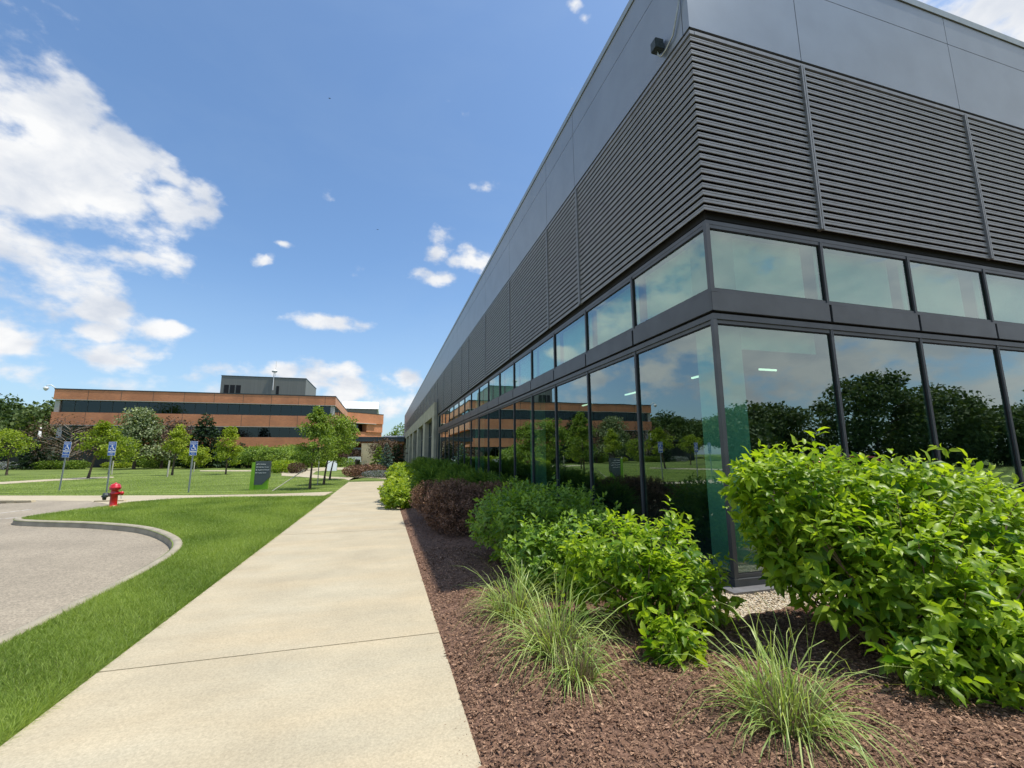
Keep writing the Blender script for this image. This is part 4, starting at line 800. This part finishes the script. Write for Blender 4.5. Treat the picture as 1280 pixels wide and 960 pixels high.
# ------------------------------------------------------------------ trees
def tree(name, label, x, y, h, r, cb, leaf, nl, m, group=None, off=(0, 0), cl=34, tr=.07, shape='round', trunkm='trunk', bare=0, tb=0, lean=0):
    """tapered trunk with limbs, crown of leaf clumps; crown spans heights cb..h with radius r"""
    o = thing(name, label, 'tree', (x, y, 0), 0, group); H_ = h-cb
    cs = []
    for i in range(cl):
        f = (i+.5)/cl; f = f**.85
        if shape == 'cone': rad = r*(1-f)**.8+.12*r
        elif shape == 'pear': rad = r*(math.sin(math.pi*min(1, .18+f*.85))**.7)*(1-.35*f)
        else: rad = r*math.sqrt(max(.05, 1-(2*f-1)**2))
        a = i*2.4+rng.uniform(-.5, .5); q = rad*math.sqrt(rng.uniform(.25, 1)); cs.append((q*math.cos(a)+off[0], q*math.sin(a)+off[1], cb+H_*f+rng.normal(0, .03*h)))
    cs = np.array(cs); rr = r*rng.uniform(.20, .42, cl)*(34/cl)**.33
    idx = rng.integers(0, cl, nl); d = rand_dir(nl); q = rng.random(nl)**.45
    P = cs[idx]+d*(q*rr[idx])[:, None]*np.array([1.15, 1.15, .75]); out = unit(P-np.array([off[0], off[1], cb+H_*.4]))
    D = unit(d*.6+rng.normal(size=(nl, 3))*.7-np.array([0, 0, .25])); Nn = out*.5+rng.normal(size=(nl, 3))*.5+np.array([0, 0, .7])
    tint = np.clip(.45+rng.normal(0, .2, nl)+rng.normal(0, .13, cl)[idx]+tb, 0, 1); keep = rng.random(nl) > bare
    leaves('crown', P[keep], D[keep], Nn[keep], leaf*rng.uniform(.7, 1.3, keep.sum()), m, o, tint[keep], simple=True, width=1.1)
    q_ = MB(); top = np.array([off[0], off[1], h*.86]); n_ = 7; pts = [np.array([0, 0, 0])*(1-t)+np.array([top[0]*t**1.5+lean*math.sin(t*3), top[1]*t**1.5, top[2]*t]) for t in np.linspace(0, 1, n_)]
    q_.tube([p for p in pts], [tr*(1.25 if i == 0 else 1)*(1-.85*i/(n_-1)) for i in range(n_)], 8)
    for i in range(0, cl, max(1, cl//22)):
        c = cs[i]; zz_ = max(cb*.75, min(h*.8, c[2]-.35*math.hypot(c[0], c[1])-.1)); t = zz_/top[2]; s0 = np.array([top[0]*t**1.5, top[1]*t**1.5, zz_]); mid = (s0+c)/2+np.array([0, 0, .03*h])
        q_.tube([s0, mid, c], [tr*.42*(1-.6*t), tr*.25, tr*.06], 5)
    q_.out('trunk', M[trunkm], o); return o
NG = 'young lawn trees with dark trunks'
tree('young_tree', 'broad young tree with green crown at the left of the staked trio near the path', -3.47, 24.7, 4.0, .95, 1.35, .10, 5200, M['treeleaf'], NG, (.15, 0), 30, .06, 'pear', tb=.15)
tree('young_tree', 'middle young tree of the staked trio, between the other two trunks', -3.2, 27.9, 3.9, .95, 1.55, .11, 4200, M['treeleaf'], NG, (.5, .2), 28, .06, tb=.22)
tree('young_tree', 'rear young tree of the staked trio, reaching farthest right', -3.45, 33.2, 3.9, 1.0, 1.9, .12, 3600, M['treeleaf'], NG, (.75, .2), 24, .06, tb=.22)
x, y = G(110, 598); tree('young_tree', 'lime green young tree between the first and second blue signs', x, y, 4.5, 1.35, 1.8, .16, 3000, M['limeleaf'], NG, (.6, 0), 28, .09, 'pear', lean=.1)
x, y = G(8, 594); tree('young_tree', 'lime green young tree at the far left edge of the lawn', x, y, 4.2, 1.7, 2.0, .17, 2200, M['limeleaf'], NG, (-.2, 0), 26, .09)
x, y = G(215, 594); tree('young_tree', 'yellow green young tree just left of the third blue sign', x, y, 4.3, 1.05, 1.9, .15, 2400, M['limeleaf'], NG, (.2, 0), 24, .09, 'pear', tb=.25)
x, y = G(282, 593); tree('young_tree', 'slim yellow green tree left of the green wayfinding sign', x, y, 4.2, 1.15, 1.2, .15, 3000, M['limeleaf'], NG, (.1, 0), 20, .07, 'pear', tb=.2)
x, y = G(135, 592.5); tree('young_tree', 'small lime tree with thin stake behind the second blue sign', x, y, 3.6, 1.3, 1.3, .17, 1600, M['limeleaf'], NG, (1.0, 0), 18, .06)
def far(px, py, Y): X, Z = onY(px, py, Y); return X, Z
FG = 'trees in front of the brick building'
x, z = far(176, 514.5, 76); tree('flowering_tree', 'tall pale flowering tree before the brick building, behind the second sign', x, 76, z, 3.7, 1.8, .30, 8000, M['paleleaf'], FG, (0, 0), 44, .2, 'cone', tb=.05)
x, z = far(208, 529, 80); tree('plum_tree', 'purple brown leaved tree right of the pale flowering tree', x, 80, z, 4.2, 2, .30, 4200, M['brownleaf'], FG, (0, 0), 36, .2, bare=.1)
x, z = far(92, 527, 82); tree('sparse_tree', 'sparse brown tree with pale forked trunk at the annex', x, 82, z, 5.5, 2, .24, 1900, M['brownleaf'], FG, (0, 0), 40, .10, trunkm='ptrunk')
x, z = far(247, 560, 72); tree('small_tree', 'small yellow green tree at the foot of the tall spruce', x, 72, z, 1.8, .6, .2, 2200, M['limeleaf'], FG, tb=.2)
for (px, py, Y, rr, lab) in ((345, 562, 62, 2.2, 'small round tree right of the wayfinding sign'), (368, 560, 66, 2.4, 'round tree behind the brown and yellow shrubs'), (325, 560, 70, 2.4, 'round tree left of the wayfinding sign before brick'), (312, 566, 74, 2, 'low dark tree behind the wayfinding sign'), (385, 566, 58, 1.8, 'small tree between the staked trio and the brown shrub')):
    x, z = far(px, py, Y); tree('small_tree', lab, x, Y, z, rr, .9, .2, 3600, M['treeleaf'], FG, tb=.1, tr=.08)
def conifer(name, label, x, y, h, r, m, n, leaf, group=None):
    o = thing(name, label, 'tree', (x, y, 0), 0, group); nb_ = int(16+h*9); P, D, T = [], [], []
    q_ = MB(); q_.tube([(0, 0, 0), (0, 0, h*.5), (0, 0, h*.98)], [.03*h*.6, .012*h, .004*h], 7)
    for i in range(nb_):
        f = (i+.5)/nb_; z = h*(.06+.92*f); L_ = r*(1-f)**.85*rng.uniform(.75, 1.15)+.05*r; a = i*2.4; k_ = max(6, int(n/nb_*(1-f)*1.9)); t = rng.random(k_)**.7
        d = np.array([math.cos(a), math.sin(a), 0]); B = np.outer(t*L_, d); B[:, 2] = z-.25*L_*t+.12*L_*t*t; B += rng.normal(size=B.shape)*np.array([.13, .13, .05])*L_*(1.1-t)[:, None]
        P.append(B); D.append(d+rng.normal(size=B.shape)*.5+np.array([0, 0, -.1])); T.append(.2+.6*t+rng.normal(0, .12, k_))
        if i % 3 == 0: q_.tube([(0, 0, z), tuple(d*L_*.8+np.array([0, 0, z-.18*L_]))], [.03, .008], 4)
    P, D, T = map(np.concatenate, (P, D, T)); leaves('crown', P, D, np.array([0, 0, 1.0])+rng.normal(size=P.shape)*.4, leaf*rng.uniform(.7, 1.3, len(P)), m, o, np.clip(T, 0, 1), simple=True, width=.7); q_.out('trunk', M['trunk'], o); return o
x, z = far(259, 515.5, 78); conifer('spruce', 'tall dark spruce before the brick building left of the penthouse', x, 78, z, 4.0, M['spruce'], 7000, .42, FG)
x, z = far(51, 546, 84); conifer('spruce', 'dark narrow spruce in front of the low annex', x, 84, z, 3.0, M['spruce'], 3500, .36, FG)
x, z = far(302, 553, 76); conifer('spruce', 'small dark spruce left of the wayfinding sign', x, 76, z, 2.6, M['spruce'], 3000, .34, FG)
x, z = far(484, 553, 46); conifer('blue_spruce', 'pale blue spruce beside the stone piers at the end of the path', x, 46, z, 1.15, M['bluespruce'], 4000, .13, 'evergreens at the end of the path')
x, z = far(474, 555, 50); conifer('spruce', 'olive green spruce left of the pale blue spruce', x, 50, z, 1.1, M['treeleaf'], 3000, .15, 'evergreens at the end of the path')
x, z = far(496, 552, 48); conifer('spruce', 'dark green spruce right of the pale blue spruce', x, 48, z, 1.3, M['spruce'], 3500, .16, 'evergreens at the end of the path')
x, z = far(483, 551, 56); tree('plum_tree', 'plum coloured tree behind the pale blue spruce', x, 56, z, 2.0, 1.2, .18, 2600, M['brownleaf'], 'evergreens at the end of the path', tb=.1)
# shrub line at the far edge of the lawn: one of each kind, then copies
def low_shrub(label, m, h, r, n, leaf, loc, group, name='low_shrub', flat=1.0):
    o = thing(name, label, 'shrub', loc, 0, group); P, nd = ell_pts(n, [(0, 0, h*.45, r, r, h*.5), (r*.4, r*.2, h*.4, r*.7, r*.6, h*.5), (-r*.4, -.1, h*.42, r*.6, r*.7, h*.45)], .55); P = P[P[:, 2] > 0]
    leaves('foliage', P, rand_dir(len(P))+np.array([0, 0, .3]), rand_dir(len(P))+np.array([0, 0, .6]), leaf*rng.uniform(.7, 1.3, len(P)), m, o, None, simple=True)
    q_ = MB()
    for i in range(5): a = i*1.3; q_.tube([(0, 0, 0), (math.cos(a)*r*.4, math.sin(a)*r*.4, h*.6)], [.03, .01], 5)
    q_.out('stem', M['stem'], o); return o
hg = 'shrubs along the foot of the brick building'
base = low_shrub('green shrub at the foot of the brick building, directly behind the young yellow green tree', M['treeleaf'], 2.3, 2.0, 1700, .26, (-36, 86, 0), hg)
base2 = low_shrub('light green shrub at the foot of the brick building near the tall spruce', M['limeleaf'], 2.0, 1.9, 1500, .26, (-29.5, 84, 0), hg)
base3 = low_shrub('pale lilac grey mound in front of the dark annex', M['lavender'], 1.2, 2.4, 1300, .22, (-54, 84.5, 0), hg)
hp = ('beside the annex wall', 'between the annex and the sparse tree', 'under the sparse forked tree', 'under the pale flowering tree', 'right of the flowering tree trunk', 'under the plum tree', 'behind the third blue sign', 'left of the tall spruce', 'right of the tall spruce', 'behind the slim yellow green tree', 'behind the small dark spruce', 'behind the wayfinding sign', 'right of the wayfinding sign', 'behind the small round trees')
for i, X in enumerate((-70, -62, -47.5, -44, -40, -33.5, -30.2, -26.5, -23.5, -20.5, -17.5, -14.5, -11.5, -9)):
    b_ = base2 if i % 3 == 1 else base
    copy_tree(b_, (X, 84+rng.uniform(-2, 1.5)-(8 if X > -16 else 0), 0), rng.uniform(0, 6), (1.0, 1.0, rng.uniform(.5, .65)) if X < -38 else (1.0, 1.0, rng.uniform(.6, .85)), ('light green' if b_ is base2 else 'dark green')+' shrub along the far lawn edge, '+hp[i])
for (px, py, h, r, m, lab, n, leaf) in ((352, 591, 1.35, 1.3, 'yellowleaf', 'yellow green mound left of the brown shrub in the island bed', 1800, .16), (370, 591.5, 1.1, .8, 'brownleaf', 'dark plum shrub beside the yellow mound in the island bed', 1500, .12), (360, 589.5, 1.4, 1.2, 'treeleaf', 'green shrub behind the yellow and plum shrubs', 1500, .15),
        (449, 596, 1.0, 1.3, 'rust', 'dark brown shrub at the end of the path left of the lilac mound', 2600, .11), (461, 594.5, 1.0, 1.4, 'rust', 'dark brown shrub directly behind the lilac mound', 2600, .11), (470, 596.4, .55, 1.1, 'lavender', 'lilac grey mound of flowers where the path bends', 2600, .08), (482, 597, .55, .95, 'lavender', 'lilac grey mound against the yellow green bushes', 2200, .08),
        (425, 583.5, 1.5, 2.5, 'treeleaf', 'grey green shrub left of the white board at the entrance', 1500, .2), (442, 582, 1.0, 2.5, 'lavender', 'lilac bed below the white board at the entrance', 1200, .16), (428, 582, 3.2, 3.6, 'brownleaf', 'large plum shrub below the entrance canopy', 2600, .24), (441, 581.5, 3.0, 3.4, 'brownleaf', 'plum shrub between the canopy and the stone wall', 2400, .24)):
    x, y = G(px, py); low_shrub(lab, M[m], h, r, n, leaf, (x, y, 0), 'shrubs near the entrance path')
# woodland masses far away: too many crowns to count
def woodland(name, label, spots, leaf, per, m='darkleaf'):
    S = np.array(spots); n = len(S)*per; idx = np.repeat(np.arange(len(S)), per); sub = 16; cd = rand_dir(len(S)*sub).reshape(len(S), sub, 3); cd[..., 2] = np.abs(cd[..., 2])*1.0-.25
    si = rng.integers(0, sub, n); c = S[idx][:, :3]; R_ = S[idx][:, 3:4]; Hh = S[idx][:, 4:5]; sc3 = np.concatenate([R_, R_, Hh*.5], 1)
    P = np.column_stack([c[:, 0], c[:, 1], c[:, 2]+Hh[:, 0]*.55])+cd[idx, si]*sc3*.68+rand_dir(n)*sc3*.36*rng.random((n, 1))**.4
    P[:, 2] = np.maximum(P[:, 2], .3); o = leaves(name, P, rand_dir(n), rand_dir(n)+np.array([0, 0, .8]), leaf*rng.uniform(.7, 1.3, n), M[m], None, np.clip(.4+rng.normal(0, .18, n)+rng.normal(0, .2, (len(S), sub))[idx, si]*.7+rng.normal(0, .15, len(S))[idx], 0, 1), simple=True, width=1.2)
    tag(o, label, 'woodland', kind='stuff')
sp1 = []
for k_ in range(60):
    t = rng.random(); sp1.append((-175+t*105, 150+rng.uniform(-10, 34), 0, rng.uniform(6, 9), rng.uniform(18, 22)-t*3))
for k_ in range(10): sp1.append((-112+k_*3+rng.uniform(-2, 2), 128, 0, 5, rng.uniform(9, 13)))
woodland('woodland', 'dense woodland rising behind the left end of the brick building', sp1, .85, 1800)
woodland('distant_woodland', 'far tree tops in the gap above the white roof', [(-6+k_*7, 235+rng.uniform(-8, 8), 0, 6, rng.uniform(13, 19)) for k_ in range(9)], .8, 800, 'treeleaf')
# trees across the lots, seen in the glazing
mg = 'trees across the car park'
for i, (x, y, h, r, lab) in enumerate(((-47, 58, 14.5, 5, 'large tree beyond the left of the car park'), (-56, 47, 10, 5, 'tree beyond the car park, left of the large one'), (-40, 47, 7.0, 3.5, 'smaller tree in front of the large one beyond the car park'), (-62, 62, 9, 6, 'tree behind the large one beyond the car park'))):
    tree('park_tree', lab, x-6, y, h, r, 1.5, .34, 5200, M['treeleaf'], mg, cl=40, tr=.25)
for i, (x, y, h, r) in enumerate(((34, -30, 8, 5), (44, -33, 8.5, 5.5), (54, -28, 10.5, 5), (63, -27, 9.5, 5), (73, -26, 9, 5.5), (84, -24, 9.5, 6), (96, -22, 10, 6), (26, -32, 7, 5), (78, -14, 8, 5), (92, -12, 9, 5), (110, -18, 12, 7), (18, -36, 8, 5))):
    h *= (.70, .8, .94, .85, .68, .95, .75, .62, .9, .7, .8, .66)[i]; tree('park_tree', 'leafy tree in the row behind the lot, %s' % ('tallest of the row', 'low and wide', 'rounded', 'beside the red car', 'at the row end', 'with open crown', 'dense and dark', 'near the drive', 'leaning slightly', 'pale topped', 'far corner tree', 'first of the row')[(i+10) % 12], x, y, h, r, .8, .40, 10000, M['darkleaf'], mg, cl=52, tr=.22, tb=0)
# red car in the rear lot (mirrored in the right-hand glazing)
rc = thing('parked_car', 'red estate car parked behind the viewer, mirrored in the right windows', 'car', (22.3, -8.6, 0), R(12))
q = MB(); prof = [(-2.25, .35), (-2.3, .75), (-1.5, .92), (-.75, 1.42), (.9, 1.5), (1.9, 1.40), (2.25, .95), (2.3, .4)]
q.prism([(a, 0, z) for a, z in prof], (0, -.88, 0), (0, 1, 0), 1.76); bmesh.ops.bevel(q.bm, geom=q.bm.edges[:], offset=.06, segments=2, affect='EDGES'); q.out('body', M['carred'], rc, True)
for s in (-1, 1):
    q = MB(); q.prism([(-1.25, 0, .96), (-.68, 0, 1.36), (.2, 0, 1.42), (.2, 0, .96)], (0, s*.885, 0), (0, s, 0), .006); q.out('side_window', M['glassdark'], rc)
    q = MB(); q.prism([(.3, 0, .96), (.3, 0, 1.42), (1.75, 0, 1.34), (2.0, 0, .98)], (0, s*.885, 0), (0, s, 0), .006); q.out('side_window', M['glassdark'], rc)
    for a in (-1.4, 1.45):
        q = MB(); q.lathe([(.33, -.1), (.34, -.08), (.34, .08), (.33, .1)], (a, s*.83, .34), 20, Matrix.Rotation(R(90), 4, 'X')); q.out('wheel', M['tyre'], rc)
# ------------------------------------------------------------------ street furniture
def text_mesh(s, size, m, parent, loc, rot, ext=.004):
    c = bpy.data.curves.new('lettering', 'FONT'); c.body = s; c.size = size; c.extrude = ext; c.align_x = 'LEFT'; tmp = bpy.data.objects.new('lettering', c); sc.collection.objects.link(tmp)
    bpy.context.view_layer.update(); me = bpy.data.meshes.new_from_object(tmp); bpy.data.objects.remove(tmp); me.materials.clear(); me.materials.append(m)
    o = link(bpy.data.objects.new('lettering', me), parent); o.location = loc; o.rotation_euler = rot; return o
# hydrant
x, y = G(141, 633); hy = thing('fire_hydrant', 'red fire hydrant with dark grey side cap at the lawn corner', 'hydrant', (x, y, -.02), R(20))
q = MB(); q.lathe([(.17, 0), (.17, .035), (.115, .05), (.105, .08), (.10, .40), (.12, .42), (.12, .46), (.105, .48), (.10, .56), (.15, .57), (.155, .60), (.135, .63)], n=28); q.out('barrel', M['red'], hy, True)
q = MB(); q.lathe([(.135, .60), (.165, .615), (.165, .645), (.150, .66), (.138, .715), (.10, .755), (.04, .77), (.032, .775), (.03, .80)], n=10); q.out('bonnet', M['red'], hy, True)
q = MB(); q.lathe([(.17, -.05), (.18, -.04), (.18, -.001)], n=24); q.out('flange', M['darkcap'], hy)
Rx = Matrix.Rotation(R(90), 4, 'Y')
q = MB(); q.lathe([(.055, .06), (.055, .16), (.068, .17), (.068, .21), (.045, .23), (.02, .245)], (0, 0, .44), 18, Rx); q.out('side_cap', M['red'], hy, True)
q = MB(); q.lathe([(.06, -.06), (.06, -.15), (.075, -.155), (.08, -.20)], (0, 0, .40), 18, Rx); q.out('nozzle', M['gal'], hy, True)
q = MB(); q.lathe([(.115, -.19), (.12, -.20), (.12, -.27), (.10, -.285), (.03, -.29), (.025, -.32)], (0, -.02, .36), 22, Rx @ Matrix.Rotation(R(0), 4, 'X')); q.out('side_cap', M['darkcap'], hy, True)
q = MB(); q.tube([(.15, -.03, .40), (.17, -.05, .30), (.19, -.04, .26), (.20, -.03, .30), (.19, -.02, .38)], .006, 6); q.out('chain', M['gal'], hy)
q = MB()
for k_ in range(8): a = k_*math.pi/4; q.lathe([(.012, 0), (.012, .02)], (.145*math.cos(a), .145*math.sin(a), .035), 6)
q.out('bolt', M['darkcap'], hy)
# accessible parking signs
def iso_symbol(s, y0):
    """seated wheelchair figure built from small solids in the sign plane"""
    q_ = MB(); q_.lathe([(.022, 0), (.022, .003)], (0, y0, .105), 14, Matrix.Rotation(R(90), 4, 'X'))
    ring = [(.055*math.cos(a)-.005, y0-.002, .055*math.sin(a)+.0) for a in np.linspace(R(110), R(395), 14)]; q_.tube(ring, .007, 5)
    q_.tube([(-.006, y0-.002, .085), (.0, y0-.002, .02), (.045, y0-.002, .02), (.065, y0-.002, -.045), (.085, y0-.002, -.04)], .010, 6); q_.tube([(-.002, y0-.002, .06), (.04, y0-.002, .055)], .007, 5)
    return q_
def sign(px, py, h, lean, extra, label, rz=.0):
    x_, y_ = G(px, py); r = thing('parking_sign', label, 'sign', (x_, y_, -.03), rz, 'blue accessible parking signs'); r.rotation_euler = (0, lean, rz)
    q_ = MB()
    q_.box((-.03, -.012, 0), (-.022, .02, h)); q_.box((.022, -.012, 0), (.03, .02, h)); q_.box((-.0219, .010, 0), (.0219, .0195, h)); q_.out('post', M['gal'], r)
    z = h+.02
    def plate(z1, z0, w_, body):
        p_ = MB(); p_.box((-w_/2, -.020, z0), (w_/2, -.014, z1), bevel=.002); pl = p_.out('plate', M['signwhite'], r); f = MB(); f.box((-w_/2+.012, -.0235, z0+.012), (w_/2-.012, -.0205, z1-.012)); f.out('blue_field', M['signblue'], pl); return pl
    p0 = plate(z, z-.10, .31, ''); p1 = plate(z-.101, z-.50, .31, '')
    text_mesh('RESERVED', .05, M['signwhite'], p0, (-.13, -.024, z-.07), (R(90), 0, 0), .001)
    text_mesh('PARKING', .052, M['signwhite'], p1, (-.118, -.024, z-.17), (R(90), 0, 0), .001)
    sy_ = iso_symbol(1, -.024); so_ = sy_.out('symbol', M['signwhite'], p1); so_.location = (0, 0, z-.33); so_.scale = (1.35, 1, 1.35)
    b_ = MB(); b_.box((-.13, -.027, z-.485), (.13, -.024, z-.45)); b_.out('stripe', M['signwhite'], p1)
    p2 = plate(z-.51, z-.66, .30, ''); text_mesh('VAN', .07, M['signwhite'], p2, (-.075, -.024, z-.575), (R(90), 0, 0), .001); text_mesh('ACCESSIBLE', .04, M['signwhite'], p2, (-.125, -.024, z-.64), (R(90), 0, 0), .001)
    if extra: p3 = plate(z-.665, z-.80, .30, ''); text_mesh('FINE $250', .045, M['signwhite'], p3, (-.11, -.024, z-.75), (R(90), 0, 0), .001)
sign(74, 613, 2.45, 0.03, True, 'leftmost blue accessible parking sign on a grey post, with an extra plate')
sign(133, 615, 2.38, 0.0, False, 'blue accessible parking sign on a grey post just behind the hydrant')
sign(235.5, 615.5, 2.36, 0.01, False, 'blue accessible parking sign alone on the lawn, rightmost of three')
# wayfinding sign
x, y = G(318, 612); wf = thing('wayfinding_sign', 'lime green and slate wayfinding sign with white arrows on the lawn', 'sign', (x, y, -.03), R(-4))
q = MB(); q.prism([(-.20, 0, 0), (-.16, 0, 1.36), (-.02, 0, 1.38), (-.02, 0, 0)], (0, -.13, 0), (0, 1, 0), .26); q.out('green_post', M['lime'], wf)
q = MB(); q.prism([(-.018, 0, 0), (-.018, 0, .32), (.60, 0, .62), (.60, 0, .05)], (0, -.07, 0), (0, 1, 0), .14); q.out('green_base', M['lime'], wf)
q = MB(); q.prism([(-.018, 0, .26), (-.018, 0, 1.42), (.66, 0, 1.42), (.66, 0, .62), (.34, 0, .27)], (0, -.10, 0), (0, 1, 0), .2); pn = q.out('slate_panel', M['slate'], wf)
for i, (ar, s) in enumerate((('u', 'Main Building'), ('l', 'Outpatient Center'), ('r', 'Outpatient Services'), ('r', 'Imaging Center'))):
    z = 1.27-i*.14; t = text_mesh(s, .066, M['signwhite'], pn, (.105, -.103, z-.022), (R(90), 0, 0)); q = MB()
    tri = {'u': [(-.03, 0, -.03), (.03, 0, -.03), (.03, 0, .03)], 'l': [(.03, 0, -.03), (.03, 0, .03), (-.03, 0, 0)], 'r': [(-.03, 0, -.03), (-.03, 0, .03), (.03, 0, 0)]}[ar]
    q.prism(tri, (.055, -.104, z), (0, 1, 0), .003); q.out('arrow', M['signwhite'], pn)
# tree stakes
def stake(a, b, lab, r_=.03):
    q_ = MB(); q_.tube([a, b], r_, 6); o = q_.out('tree_stake', M['stake']); tag(o, lab, 'stake', 'stakes beside young trees')
gx, gy = G(339, 613.5); stake((gx, gy, -.05), (-3.75, 24.6, .95), 'slanting pale stake leaning to the first of the staked trio', .022)
x, y = G(209, 596); stake((x, y, -.05), (x+.03, y, 1.35), 'white upright stake left of the yellow green tree', .06)
x, y = G(139.5, 593); stake((x, y, -.05), (x, y, 1.3), 'thin pale stake behind the second blue sign', .05)
x, y = G(242, 590); stake((x, y, -.05), (x, y, 1.1), 'thin pale stake right of the third blue sign', .05)
x, y = G(397, 606); stake((x, y, -.05), (x, y, 1.6), 'dark upright stake between the trunks of the staked trio', .03)
# small things at the entrance
x, y = G(415, 588.5); q = MB(); q.prism([(-.5, -.25, 0), (-.5, 0, 1.1), (.5, 0, 1.1), (.5, -.25, 0)], (0, 0, 0), (0, 1, 0), .04); q.prism([(-.5, .3, 0), (-.5, .05, 1.1), (.5, .05, 1.1), (.5, .3, 0)], (0, 0, 0), (0, 1, 0), .04); o = q.out('sandwich_board', M['signwhite']); o.location = (x, y, 0); tag(o, 'white folding sidewalk board near the entrance', 'sign')
x, y = G(443.5, 582); q = MB(); q.box((-1.05, -.06, .6), (1.05, .06, 1.5), bevel=.02); q.box((-.9, -.04, 0), (-.8, .04, .6)); q.box((.8, -.04, 0), (.9, .04, .6)); o = q.out('white_board', M['white']); o.location = (x, y-2, 0); tag(o, 'white board on legs left of the stone entrance wall', 'sign')
x, y = G(446.5, 585.2); q = MB(); q.lathe([(.3, 0), (.34, 1.0), (.36, 1.02), (.3, 1.15), (.1, 1.2)], n=16); o = q.out('trash_can', M['black_plastic'], None, True); o.location = (x, y, 0); tag(o, 'black trash can before the stone entrance wall', 'trash can')
# white spire-like flue beyond the annex
YS = 118; x, z = far(51, 534, YS); q = MB(); q.lathe([(1.0, 0), (.9, z-5), (1.2, z-4.9), (.6, z-3.6), (.3, z-2), (.12, z)], n=12); o = q.out('white_spire', M['white'], None, True); o.location = (x, YS, 0); tag(o, 'slim white spire above the annex roof before the woodland', 'spire')
# two birds
for (px, py, Y, lab) in ((472, 287, 42, 'lower tiny dark bird in the open sky'), (412, 123, 36, 'higher tiny dark bird in the open sky')):
    x, z = far(px, py, Y); bm = bmesh.new(); V_ = [(-.22, .0, .03), (-.1, -.04, .05), (0, -.1, 0), (.1, -.04, .05), (.22, 0, .03), (.08, .05, .03), (0, .14, 0), (-.08, .05, .03), (0, 0, -.035)]; vs = [bm.verts.new(v) for v in V_]
    for f in ((0, 1, 7), (1, 2, 8), (2, 3, 8), (3, 4, 5), (3, 5, 8), (5, 6, 8), (6, 7, 8), (7, 1, 8), (1, 7, 6, 5, 3, 2)): bm.faces.new([vs[i] for i in f])
    me = bpy.data.meshes.new('bird'); bm.to_mesh(me); bm.free(); me.materials.append(M['black_plastic']); o = link(bpy.data.objects.new('bird', me)); o.location = (x, Y, z); o.scale = (.55, .55, .55); tag(o, lab, 'bird')
print('faces', sum(len(o.data.polygons) for o in bpy.data.objects if o.type == 'MESH'))
